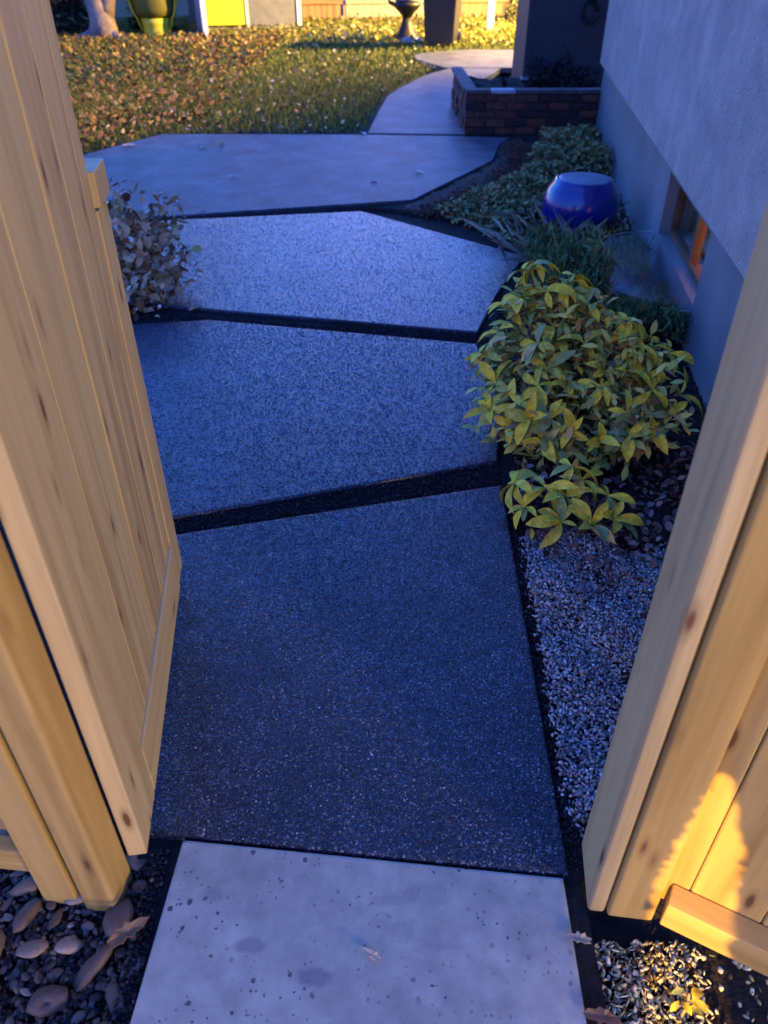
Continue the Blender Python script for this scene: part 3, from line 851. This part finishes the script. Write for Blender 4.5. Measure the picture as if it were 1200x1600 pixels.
# dead grass stalks and soft ground cover behind the big bush
gc = []
def mounds(n, poly, cen, hmax):
    xs, ys, zs = [], [], []
    while len(xs) < n:
        x_, y_ = rng.uniform(.1, 2.2), rng.uniform(4.6, 8.3)
        if not inpoly(np.array([x_]), np.array([y_]), poly)[0]: continue
        h_ = 0
        for a, b_, r_, hh_ in cen: h_ = max(h_, hh_ * max(0, 1 - ((x_ - a) ** 2 + (y_ - b_) ** 2) / r_ ** 2))
        if h_ < .01 and rng.uniform() > .12: continue
        xs.append(x_); ys.append(y_); zs.append(h_ * rng.uniform(.55, 1.05))
    return np.stack([xs, ys, zs], -1)
bed_poly = [(.36, 5.62), (.66, 5.15), (.95, 4.8), (1.65, 4.8), (1.95, 7.5), (2.05, 8.25), (1.52, 8.2), (1.42, 7.4), (1.12, 6.6), (.76, 6.0)]
cen = [(.50, 5.72, .30, .07), (.75, 5.85, .35, .12), (1.05, 6.15, .35, .13), (.75, 5.45, .22, .06), (1.25, 6.9, .35, .20), (1.55, 7.3, .40, .22), (1.75, 6.9, .3, .2), (1.45, 7.9, .35, .14), (1.85, 7.9, .35, .14), (1.05, 5.75, .2, .06), (.78, 5.0, .16, .03), (1.3, 6.5, .3, .15)]
P_ = mounds(9000, bed_poly, cen, .2); n = len(P_)
tag(scatter('ground_cover', *SLEAF, P_, rotmats(rng.uniform(0, 6.28, n), rng.uniform(-.7, .9, n), rng.uniform(-.5, .5, n)), rng.uniform(.022, .055, n),
    palette(n, [(.22, .24, .09), (.32, .31, .13), (.10, .12, .04), (.36, .28, .11), (.14, .08, .03)], [4, 3, 3, 2, 2]), M['tint']),
    'grey-green creeping ground cover spreading between the mulch strip and the blue pot', 'ground cover', None, 'stuff')
n = 900
pos = np.stack([rng.uniform(.7, 1.5, n), rng.uniform(4.5, 5.7, n), rng.uniform(-.02, .03, n)], -1)
k_ = pos[:, 0] > np.interp(pos[:, 1], [4.4, 4.76, 5.7], [.85, .92, .3]); pos = pos[k_]; n = len(pos)
tag(scatter('dead_leaves', *CURL, pos, rotmats(rng.uniform(0, 6.28, n), rng.uniform(-.8, .8, n), rng.uniform(-.8, .8, n)), rng.uniform(.02, .05, n),
    palette(n, [(.10, .07, .055), (.05, .035, .03), (.26, .24, .22), (.16, .12, .09)], [4, 5, 1, 2]), M['tint']), 'dark dead leaves on the soil in front of the blue pot', 'dead leaves', None, 'stuff')
n = 170
pos = np.stack([rng.normal(1.12, .14, n), rng.normal(4.75, .22, n), np.full(n, -.02)], -1)
tag(scatter('dry_grass', [(-.012, 0, 0), (.012, 0, 0), (.008, .22, .6), (-.004, .5, .98)], [(0, 1, 2), (0, 2, 3)], pos, rotmats(rng.uniform(0, 6.28, n), rng.uniform(-1.1, -.1, n), rng.uniform(-.3, .3, n)),
    rng.uniform(.14, .36, n), palette(n, [(.22, .22, .16), (.12, .14, .09), (.30, .27, .18)]), M['tint']), 'thin dry grass stalks between the blue pot and the window cover', 'dry grass', None, 'stuff')

# ================================================================== BLUE POT
pot = tag(empty('plant_pot', (1.325, 5.38, -.02)), 'round cobalt-blue glazed pot standing in the bed by the house wall', 'pot')
lathe('body', [(.180, 0), (.215, .02), (.248, .08), (.258, .14), (.250, .20), (.222, .26), (.192, .300), (.186, .316), (.176, .318)], M['glaze'], 48, pot)
lathe('lid', [(.172, .300), (.172, .316), (.150, .322), (.02, .326)], M['zinc'], 40, pot)

# ================================================================== BRICK PLANTER, PILLAR
pl = tag(empty('brick_planter', (.80, 8.42, 0), R(.8)), 'dark red brick raised planter at the corner of the house beyond the pot', 'planter')
bl, bh, bd_ = .195, .063, .09
bms = [box_me('brick', -bl / 2, bl / 2, -bd_ / 2, bd_ / 2, -bh / 2, bh / 2, M[k_], .006) for k_ in ('brick', 'brick2')]
bmy = [box_me('brick', -bd_ / 2, bd_ / 2, -bl / 2, bl / 2, -bh / 2, bh / 2, M[k_], .006) for k_ in ('brick', 'brick2')]
box('mortar_core', .014, 1.30, .014, .078, -.06, .34, M['mortar'], pl)
box('mortar_core', .014, .078, .078, 1.50, -.06, .34, M['mortar'], pl)
for c in range(5):
    z = .008 + c * .072
    off = 0 if c % 2 else .1
    x = off + bl / 2 - .0
    if off: 
        o = obj('brick', bmy[c % 2], pl, (.045, .098, z), (0, 0, 0))
    while x < 1.36:
        obj('brick', random.choice(bms), pl, (x + .0, .043 + random.uniform(-.014, .010), z + random.uniform(-.004, .004)), (random.uniform(-.03, .03), random.uniform(-.015, .015), random.uniform(-.04, .04))); x += bl + .012
    y = .19 + (0.1 if off else 0) + .004
    while y < 1.5:
        obj('brick', random.choice(bmy), pl, (.043 + random.uniform(-.014, .010), y, z), (0, 0, random.uniform(-.01, .01))); y += bl + .012
x = .0
i = 0
while x < 1.25:
    w_ = random.uniform(.24, .34)
    box('cap_stone', x, x + w_ - .008, -.012, .115, .336, .372, M['paleplate' if i == 1 else 'cap'], pl, .006); x += w_; i += 1
y = .123
while y < 1.45:
    w_ = random.uniform(.26, .34)
    box('cap_stone', -.012, .115, y, y + w_ - .008, .336, .372, M['cap'], pl, .006); y += w_
uneven('planter_soil', .92, 2.28, 8.54, 9.9, .07, .27, .03, M['soil'])

pil = tag(empty('pillar', (1.53, 9.68, -.05)), 'broad dark grey pillar rising behind the brick planter at the house corner', 'pillar')
box('shaft', 0, .90, 0, .85, 0, 3.2, M['pillar'], pil, .01)
box('base_plate', -.02, .30, -.10, -.003, .345, .372, M['paleplate'], pil, .005)
# a coiled hose hanging on the pillar
hv = []
for r_ in range(4):
    rad = .06 + .010 * r_
    hv.append(tube_geo([(.62 + rad * math.cos(a), -.03 - .012 * r_, .98 + rad * 1.2 * math.sin(a)) for a in np.linspace(0, 2 * math.pi, 26)], [.009] * 26, 6))
hose = tag(obj('garden_hose', mesh_from('garden_hose', *merge(hv), M['black'], True), None, (1.55, 9.68, -.05)), 'coiled hose hanging on the front of the dark pillar', 'hose')

ps = tag(empty('dark_shrub', (1.78, 9.05, .27)), 'low blackish shrub growing in the brick planter in front of the pillar', 'shrub')
n = 3600
d = rng.normal(0, 1, (n, 3)); d /= np.linalg.norm(d, axis=1)[:, None]; d[:, 2] = abs(d[:, 2])
rad = rng.uniform(.45, 1, n)[:, None]
pos = d * rad * [.42, .32, .34] * (1 + .25 * np.sin(d[:, :1] * 9))
scatter('foliage', *SLEAF, pos, rotmats(rng.uniform(0, 6.28, n), rng.uniform(-1, 1, n), rng.uniform(-1, 1, n)), rng.uniform(.02, .05, n), palette(n, [(.012, .016, .014), (.02, .025, .02), (.03, .03, .035)]), M['tint'], ps)
obj('stem', mesh_from('stem', *merge([tube_geo([(0, 0, -.05), (a * .1, b_ * .1, .08), (a * .22, b_ * .2, .15)], [.008, .006, .003], 5) for a, b_ in ((1, 0), (-1, .3), (0, -1), (.4, 1))]), M['stem']), ps)
sp = tag(empty('spiky_plant', (1.26, 9.10, .27)), 'small dark spiky plant in the left corner of the brick planter', 'plant')
for i in range(11):
    a = i * 2.4; l_ = random.uniform(.10, .22)
    v_ = [(-.010, 0, 0), (.010, 0, 0), (.009, l_ * .25, l_ * .55), (-.009, l_ * .25, l_ * .55), (0, l_ * .5, l_)]
    obj('blade', mesh_from('blade', v_, [(0, 1, 2, 3), (3, 2, 4)], M['black']), sp, (0, 0, 0), (0, 0, a))

# ================================================================== DRY SHRUB, left
ds = tag(empty('dry_hydrangea', (-1.52, 4.35, -.03)), 'withered shrub of curled brown and pinkish leaves beside the open gate', 'shrub')
sg = []; heads = []
for i in range(30):
    a = random.uniform(0, 6.28); r_ = random.uniform(.08, .40); h_ = random.uniform(.16, .52) * (1 - .35 * r_ / .4)
    e = Vector((r_ * math.cos(a), r_ * math.sin(a) * 1.1, h_))
    heads.append(e)
    sg.append(tube_geo([(e.x * .1, e.y * .1, 0), (e.x * .5, e.y * .5, h_ * .6), e], [.005, .004, .003], 5))
for x_, y_, z_ in [(.30, -.36, .20), (.36, -.30, .14), (.30, -.15, .30), (.14, -.30, .36), (.38, -.12, .22), (.22, -.45, .10), (.05, -.2, .46), (.0, -.4, .2)]:
    e = Vector((x_, y_, z_)); heads.append(e); sg.append(tube_geo([(x_ * .1, y_ * .1, 0), (x_ * .5, y_ * .5, z_ * .6), e], [.005, .004, .003], 5))
obj('stems', mesh_from('stems', *merge(sg), M['stem'], True), ds)
n = 1500
hi = rng.integers(0, len(heads), n); H_ = np.array([tuple(h) for h in heads])[hi]
pos = H_ + rng.normal(0, .052, (n, 3)); pos[:, 2] = np.clip(pos[:, 2] - rng.uniform(0, .12, n) * (rng.uniform(0, 1, n) < .4), .02, 1)
scatter('foliage', *CURL, pos, rotmats(rng.uniform(0, 6.28, n), rng.uniform(-1.4, 1.0, n), rng.uniform(-1, 1, n)), rng.uniform(.03, .075, n),
        palette(n, [(.36, .18, .08), (.46, .28, .14), (.58, .43, .24), (.14, .07, .035), (.38, .36, .12), (.66, .55, .42)], [3, 5, 5, 1.5, 1, 2]), M['tint'], ds)
# two bare arching twigs
obj('twig', mesh_from('twig', *tube_geo([(-.02, -.02, .35), (-.03, 0, .5), (.0, .02, .62)], [.005, .004, .003], 5), M['paleplate'], True), ds)
obj('twig', mesh_from('twig', *tube_geo([(.02, 0, .38), (.06, .02, .52), (.13, .03, .57), (.20, .03, .55)], [.005, .004, .004, .003], 5), M['paleplate'], True), ds)

# ================================================================== LAWN
lawn_poly = [(-9, 6.9), (-3.1, 7.0), (-2.72, 7.55), (-2.22, 8.40), (-.24, 8.42), (-.12, 9.6), (-.02, 10.55), (.16, 11.25), (.37, 11.85), (.60, 12.5), (.80, 12.9), (.42, 13.95), (.42, 14.4), (.55, 14.75), (1.3, 15.18), (6, 15.18), (6, 24.5), (-9, 20.5)]
n = 150000
x = rng.uniform(-8, 6, n); y = 7.0 + 17 * rng.uniform(0, 1, n) ** 1.4
k_ = inpoly(x, y, lawn_poly); x, y = x[k_], y[k_]; n = len(x)
pos = np.stack([x, y, np.full(n, -.03)], -1)
sz = rng.uniform(.035, .075, n)
tag(scatter('grass', *BLADE, pos, rotmats(rng.uniform(0, 6.28, n), rng.uniform(-.5, .5, n), np.zeros(n)), np.stack([sz * 1.6, sz, sz], -1),
    palette(n, [(.09, .13, .025), (.14, .17, .03), (.18, .19, .045), (.24, .20, .06)], [4, 4, 2, 1]), M['tint']), 'short lawn grass across the back yard', 'grass', None, 'stuff')
def litter(name, n, xf, yf, zmax, size, cols, w, label):
    x, y = xf(n), yf(n)
    k_ = inpoly(x, y, lawn_poly); x, y = x[k_], y[k_]; n = len(x)
    pos = np.stack([x, y, rng.uniform(-.01, zmax, n)], -1)
    return tag(scatter(name, *CURL, pos, rotmats(rng.uniform(0, 6.28, n), rng.uniform(-.9, .9, n), rng.uniform(-.9, .9, n)), rng.uniform(*size, n) * rng.choice([.45, .6, .95], n), palette(n, cols, w), M['tint']), label, 'leaves', None, 'stuff')
LC = [(.30, .17, .05), (.20, .10, .04), (.44, .31, .09), (.12, .065, .035), (.26, .24, .05)]
litter('fallen_leaves', 11000, lambda n: -1.9 - 6 * rng.uniform(0, 1, n) ** 1.05, lambda n: rng.uniform(6.9, 17.5, n), .06, (.045, .10), LC, [4, 4, 2, 3, 1.5], 'deep drift of brown and orange fallen leaves on the left of the lawn')
litter('scattered_leaves', 900, lambda n: rng.uniform(-3.2, 1, n), lambda n: 8.35 + 8 * rng.uniform(0, 1, n) ** 1.6, .03, (.045, .09), [(.42, .32, .16), (.50, .42, .26), (.25, .15, .07)], None, 'loose tan leaves scattered over the middle of the lawn')
litter('yard_leaves', 5200, lambda n: rng.uniform(-4, 6, n), lambda n: rng.uniform(15.6, 22, n), .06, (.05, .12), [(.40, .30, .10), (.30, .26, .08), (.48, .40, .18), (.24, .14, .06)], None, 'leaves and ivy heaped along the foot of the back fence')

# leaves lying on the slabs, one by one
def leaf_outline(seed):
    r = random.Random(seed); n_ = 16; v_ = [(.35, 0, .05)]
    for i in range(n_):
        a = 2 * math.pi * i / n_
        l_ = (.42 + .10 * math.cos(2 * a) + (.10 if i % 2 else -.05) + r.uniform(-.05, .05)) * (.9 if i else 1.5)
        v_.append((.35 + l_ * math.cos(a), l_ * .62 * math.sin(a), .10 * abs(math.sin(a)) + r.uniform(0, .12)))
    return v_, [(0, 1 + i, 1 + (i + 1) % n_) for i in range(n_)]
def fallen(x, y, s, c, rz, label, tilt=.04):
    m_ = plain('leaf_%s' % len(bpy.data.materials), c, .6, 30, .25, 0)
    lo = leaf_outline(int(x * 1000) + 5000)
    me = mesh_from('fallen_leaf', [(a * s, b_ * s, (z_ + .02) * s) for a, b_, z_ in lo[0]], lo[1], m_, False)
    o = obj('fallen_leaf', me, None, (x, y, .003), (tilt, 0, rz))
    so_ = o.modifiers.new('thick', 'SOLIDIFY'); so_.thickness = .0012
    return tag(o, label, 'leaf')
fallen(-1.554, 7.785, .10, (.55, .38, .08), 1.2, 'yellow fallen leaf on the far slab near the lawn edge')
fallen(-1.70, 7.66, .07, (.42, .36, .30), .4, 'dull tan fallen leaf just left of the yellow one on the far slab')
fallen(.317, 6.742, .085, (.62, .58, .50), 2.2, 'pale cream fallen leaf near the right corner of the far slab')
fallen(-1.567, 5.933, .085, (.60, .33, .10), .9, 'orange fallen leaf on the far slab above the withered shrub')
fallen(-1.262, 6.639, .065, (.55, .50, .46), .3, 'small whitish fallen leaf in the middle left of the far slab')
fallen(-.10, 6.45, .045, (.05, .04, .03), .3, 'tiny dark curled leaf near the front edge of the far slab')
fallen(-.19, 8.27, .09, (.60, .55, .45), 1.9, 'pale fallen leaf at the corner where the narrow path leaves the far slab')
fallen(-2.42, 7.75, .11, (.50, .42, .34), .2, 'broad tan fallen leaf at the left lawn corner of the far slab')
fallen(-.012, .668, .036, (.42, .34, .22), 2.6, 'tan leaf scrap lying on the light concrete pavement')
fallen(.565, 2.30, .05, (.52, .48, .42), .9, 'small pale leaf on the dark soil below the large bush')
fallen(.49, 2.20, .04, (.40, .34, .30), 2.0, 'greyish curled leaf at the slab corner above the small bush')
fallen(-1.02, 3.87, .08, (.34, .20, .10), 1.0, 'orange-brown leaf at the foot of the withered shrub')
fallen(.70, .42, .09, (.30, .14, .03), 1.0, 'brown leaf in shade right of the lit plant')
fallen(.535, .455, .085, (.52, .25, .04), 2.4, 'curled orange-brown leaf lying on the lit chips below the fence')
fallen(.425, .56, .06, (.18, .08, .035), 2.9, 'long reddish dead leaf on soil right of the concrete')
fallen(.405, .70, .045, (.28, .22, .14), 2.9, 'small pale dead leaf at the foot of the right jamb board')
fallen(-.535, .695, .075, (.16, .09, .04), .7, 'flat brown leaf among the river rocks beside the concrete')

# lit chips and seedling under the right fence
n = 7000
x = rng.uniform(.40, .80, n); y = rng.uniform(.22, .72, n)
pos = np.stack([x, y, -.050 + rng.uniform(-.004, .014, n)], -1)
k_ = (x > .42) & (rng.uniform(0, 1, n) < np.clip(1.7 - abs(x - .52) * 14, .04, 1)); pos = pos[k_]; n = len(pos)
tag(scatter('wood_chips', *chip(11, .45), pos, rotmats(*rng.uniform(0, 6, (3, n))), np.stack([rng.uniform(.010, .024, n), rng.uniform(.008, .014, n), rng.uniform(.004, .008, n)], -1),
    palette(n, [(.60, .55, .36), (.45, .40, .22), (.28, .26, .12), (.10, .06, .03)], [4, 3, 2, 2]), M['tint']), 'pale chips on the soil lit by the lamp below the right fence', 'wood chips', None, 'stuff')
sd_ = tag(empty('seedling', (.555, .575, -.03)), 'small green seedling standing in the lamp-lit chips below the right fence', 'plant')
obj('stem', mesh_from('stem', *tube_geo([(0, 0, 0), (.003, .004, .05), (.0, .01, .09)], [.003, .0025, .002], 6), M['tan'], True), sd_)
for i in range(8):
    a = i * 2.4; z_ = .04 + .007 * i
    o = obj('leaf', leaves[i % 6], sd_, (.01 * math.cos(a), .01 * math.sin(a) + .008, z_), (R(random.uniform(-30, 20)), 0, a)); s_ = random.uniform(.022, .04); o.scale = (s_ * 1.4, s_, s_)

# ================================================================== BACK YARD
# wheeled bin
wb = tag(empty('wheeled_bin', (1.02, 15.95, -.03), R(-14)), 'tall dark wheeled bin standing where the path meets the back lawn', 'bin')
def taper(name, w0, d0, w1, d1, z0, z1, m, parent, bev=.02):
    bm = bmesh.new(); bmesh.ops.create_cube(bm, size=1)
    for v_ in bm.verts:
        t_ = v_.co.z + .5; w_ = w0 + (w1 - w0) * t_; d_ = d0 + (d1 - d0) * t_
        v_.co = Vector((v_.co.x * w_, v_.co.y * d_, z0 + (z1 - z0) * t_))
    bmesh.ops.bevel(bm, geom=list(bm.edges), offset=bev, segments=2, affect='EDGES')
    return obj(name, bm_mesh(name, bm, m), parent)
taper('body', .50, .55, .60, .68, .03, 1.0, M['bin'], wb)
box('rim', -.32, .32, -.36, .36, .985, 1.03, M['bin'], wb, .01)
taper('lid', .66, .72, .60, .64, 1.033, 1.09, M['bin'], wb)
for s_ in (-1, 1):
    v_, f_ = tube_geo([(s_ * .24, .30, .10), (s_ * .30, .30, .10)], [.10, .10], 18); obj('wheel', mesh_from('wheel', v_, f_, M['black'], False), wb)
obj('handle', mesh_from('handle', *tube_geo([(-.2, .34, 1.0), (-.2, .42, 1.0), (.2, .42, 1.0), (.2, .34, 1.0)], [.014] * 4, 8), M['bin']), wb)
# bird bath ornament
bb = tag(empty('garden_ornament', (.42, 16.75, -.03)), 'black waisted garden ornament with a blue-grey domed top left of the bin', 'ornament')
lathe('base', [(.25, 0), (.24, .05), (.17, .13), (.11, .24), (.08, .36)], M['black'], 20, bb)
lathe('bowl', [(.08, .362), (.14, .44), (.24, .53), (.26, .58), (.20, .62)], M['black'], 20, bb)
lathe('dome', [(.22, .622), (.21, .68), (.15, .74), (.05, .77)], M['zinc'], 20, bb)
obj('spout', mesh_from('spout', *tube_geo([(-.2, 0, .55), (-.32, 0, .60), (-.38, 0, .70)], [.04, .03, .02], 8), M['black'], True), bb)
for i, (x_, y_, s_, l_) in enumerate([(.62, 16.35, .26, 'white boulder at the foot of the black ornament by the bin'), (.44, 16.25, .30, 'grey boulder in front of the black ornament')]):
    o = obj('boulder', rock_me[i + 2].copy(), None, (x_, y_, .02)); o.scale = (s_, s_, s_ * .9); o.data.materials[0] = M['trim' if i == 0 else 'paleplate']; tag(o, l_, 'boulder')

# back fences: pickets one by one
def fence_run(name, p0, p1, h_, w_, mk, label, post_every=2.2, gap=.006):
    p0, p1 = Vector((*p0, 0)), Vector((*p1, 0)); d = p1 - p0; ln = d.length
    e = tag(empty(name, (p0.x, p0.y, -.03), math.atan2(d.y, d.x)), label, 'fence')
    me = [box_me('board', -w_ / 2 + gap / 2, w_ / 2 - gap / 2, -.010, .010, 0, h_, M[mk], .003) for _ in range(2)]
    k = int(ln / w_)
    for i in range(k):
        o = obj('board', me[i % 2], e, ((i + .5) * w_, random.uniform(-.004, .004), .04), (0, 0, random.uniform(-.01, .01)))
    for z_ in (.35, 1.45): rail('rail', ln, .09, .04, M[mk], e, (ln / 2, -.032, z_), (0, R(90), 0), .003)
    x_ = 0
    while x_ <= ln + .1:
        box('post', x_ - .05, x_ + .05, .012, .11, 0, h_ + .05, M[mk], e, .004); x_ += post_every
    return e
fence_run('back_fence', (-2.6, 20.6), (-.95, 21.0), 1.7, .15, 'oldwood', 'brown board section of the back fence right of the shed', 2.2)
fence_run('back_fence', (-.88, 21.02), (1.6, 21.4), 1.7, .15, 'palewood', 'pale weathered board section of the back fence behind the ornament', 2.4)
fence_run('back_fence', (1.64, 21.4), (5.6, 22.2), 1.7, .17, 'oldwood', 'orange-lit board section of the back fence right of the bin', 2.0)
wpst = tag(box('white_post', 2.10, 2.24, 18.5, 18.64, -.05, 1.1, M['whitepost'], None, .01), 'short white post in the bright lawn between the bin and the pillar', 'post')
hgn = tag(empty('garden_bush', (3.1, 20.3, -.03)), 'grey-green round bush by the orange-lit fence right of the white post', 'bush')
n = 1300
d = rng.normal(0, 1, (n, 3)); d /= np.linalg.norm(d, axis=1)[:, None]; d[:, 2] = abs(d[:, 2])
scatter('foliage', *SLEAF, d * rng.uniform(.7, 1, n)[:, None] * [.5, .4, .6], rotmats(rng.uniform(0, 6.28, n), rng.uniform(-1, 1, n), rng.uniform(-1, 1, n)), rng.uniform(.05, .11, n), palette(n, [(.12, .13, .07), (.18, .18, .09)]), M['tint'], hgn)

# shed
sh = tag(empty('garden_shed', (-3.78, 18.58, -.05), R(17)), 'blue-grey garden shed with lime-yellow double doors and white corner trim', 'shed')
box('wall', .98, 2.12, 0, .06, .06, 2.2, M['shedgrey'], sh)
box('wall', 0, .10, .0, .06, .06, 2.2, M['shedblue'], sh)
box('wall', .10, .98, .0, .06, 1.95, 2.2, M['shedgrey'], sh)
box('plinth', 0, 2.12, -.02, .058, 0, .058, M['paleplate'], sh)
for i in range(2):
    o = box('door', .11 + .43 * i, .53 + .43 * i, -.025, .02, .10, 1.93, M['lime'], sh, .004)
    box('handle', -.17 + .34 * (1 - i), -.14 + .34 * (1 - i), -.05, -.026, -.05, .05, M['black'], o)
for (x_, z0, z1, w_) in ((.055, .06, 2.2, .05), (.99, .06, 2.2, .06), (2.08, .06, 2.2, .09)):
    box('trim', x_ - w_ / 2, x_ + w_ / 2, -.05, -.003, z0, z1, M['trim'], sh, .003)
for i in range(4):
    box('siding_board', 1.03, 2.03, -.018, -.002, .08 + .53 * i, .60 + .53 * i, M['shedgrey'], sh, .003)
# projecting left side wall, facing the path
sw = box('side_wall', -.05, .0, -1.22, -.002, 0, 2.2, M['shedblue'], sh)
box('trim', -.07, .025, -1.30, -1.222, -.02, 2.2, M['trim'], sh, .004)
box('back_wall', -.05, 2.12, 1.6, 1.66, 0, 2.2, M['shedgrey'], sh)
box('roof', -.3, 2.35, -1.35, 1.8, 2.203, 2.3, M['roof'], sh)

# yellow chair
yc = tag(empty('tub_chair', (-4.42, 17.6, -.03), R(6)), 'yellow plastic tub chair with dark olive seat left of the shed', 'chair')
def shell(n_=18, rows=7):
    v_, f_ = [], []
    for j in range(rows + 1):
        t_ = j / rows; r_ = .27 + .27 * t_ ** .8; z_ = .06 + .85 * t_
        for i in range(n_ + 1):
            a = R(-20) + R(220) * i / n_
            v_.append((r_ * math.cos(a) * (1 - .06 * t_), r_ * math.sin(a) * .8, z_ - (.20 * t_ * (1 - math.sin(max(0, min(math.pi, a)))) if t_ > .4 else 0)))
    for j in range(rows):
        for i in range(n_):
            a = j * (n_ + 1) + i; f_.append((a, a + 1, a + n_ + 2, a + n_ + 1))
    return v_, f_
o = obj('shell', mesh_from('shell', *shell(), M['yplastic'], True), yc); s_ = o.modifiers.new('thick', 'SOLIDIFY'); s_.thickness = .025
lathe('seat_cushion', [(.20, .30), (.33, .34), (.37, .45), (.36, .75), (.30, .88), (.1, .92)], M['olive'], 24, yc)
lathe('pedestal', [(.27, 0), (.27, .03), (.25, .10), (.26, .2), (.28, .30)], M['yplastic'], 24, yc)

# tree with forked pale trunk at the left, and dark shrubs behind it
tr = tag(empty('tree', (-5.35, 17.2, -.05)), 'tree with a forked pale grey trunk at the far left of the yard', 'tree')
obj('trunk', mesh_from('trunk', *merge([
    tube_geo([(0, 0, 0), (.02, 0, .35), (-.10, .02, .9), (-.25, 0, 1.9), (-.5, .1, 3.2)], [.30, .22, .17, .14, .08], 14),
    tube_geo([(.04, .0, .30), (.22, .05, .8), (.42, .05, 1.5), (.8, .1, 3.0)], [.19, .14, .12, .06], 12),
    tube_geo([(0, 0, .1), (-.35, -.1, .02), (-.6, -.15, -.03)], [.18, .09, .04], 8), tube_geo([(0, 0, .1), (.35, -.15, .02), (.55, -.25, -.03)], [.16, .08, .04], 8)]), M['bark'], True), tr)
n = 9000
cc_ = rng.uniform(-1, 1, (60, 3)) * [1.9, 1.6, .9] + [0, 0, 3.9]; ci = rng.integers(0, 60, n)
scatter('crown', *CURL, cc_[ci] + rng.normal(0, .28, (n, 3)), rotmats(*rng.uniform(0, 6, (3, n))), rng.uniform(.06, .12, n), palette(n, [(.10, .07, .03), (.14, .10, .04), (.06, .06, .02)]), M['tint'], tr)
for (x_, y_, s_, l_) in ((-6.3, 17.9, .9, 'dark bush at the far left edge behind the forked trunk'), (-4.75, 18.6, .75, 'dark bush between the forked trunk and the yellow chair')):
    e = tag(empty('dark_bush', (x_, y_, -.05)), l_, 'bush')
    n = 2600; d = rng.normal(0, 1, (n, 3)); d /= np.linalg.norm(d, axis=1)[:, None]; d[:, 2] = abs(d[:, 2])
    scatter('foliage', *SLEAF, d * rng.uniform(.5, 1, n)[:, None] * [.6 * s_, .5 * s_, 1.5 * s_], rotmats(rng.uniform(0, 6.28, n), rng.uniform(-1, 1, n), rng.uniform(-1, 1, n)), rng.uniform(.05, .12, n), palette(n, [(.02, .025, .015), (.035, .03, .02)]), M['tint'], e)
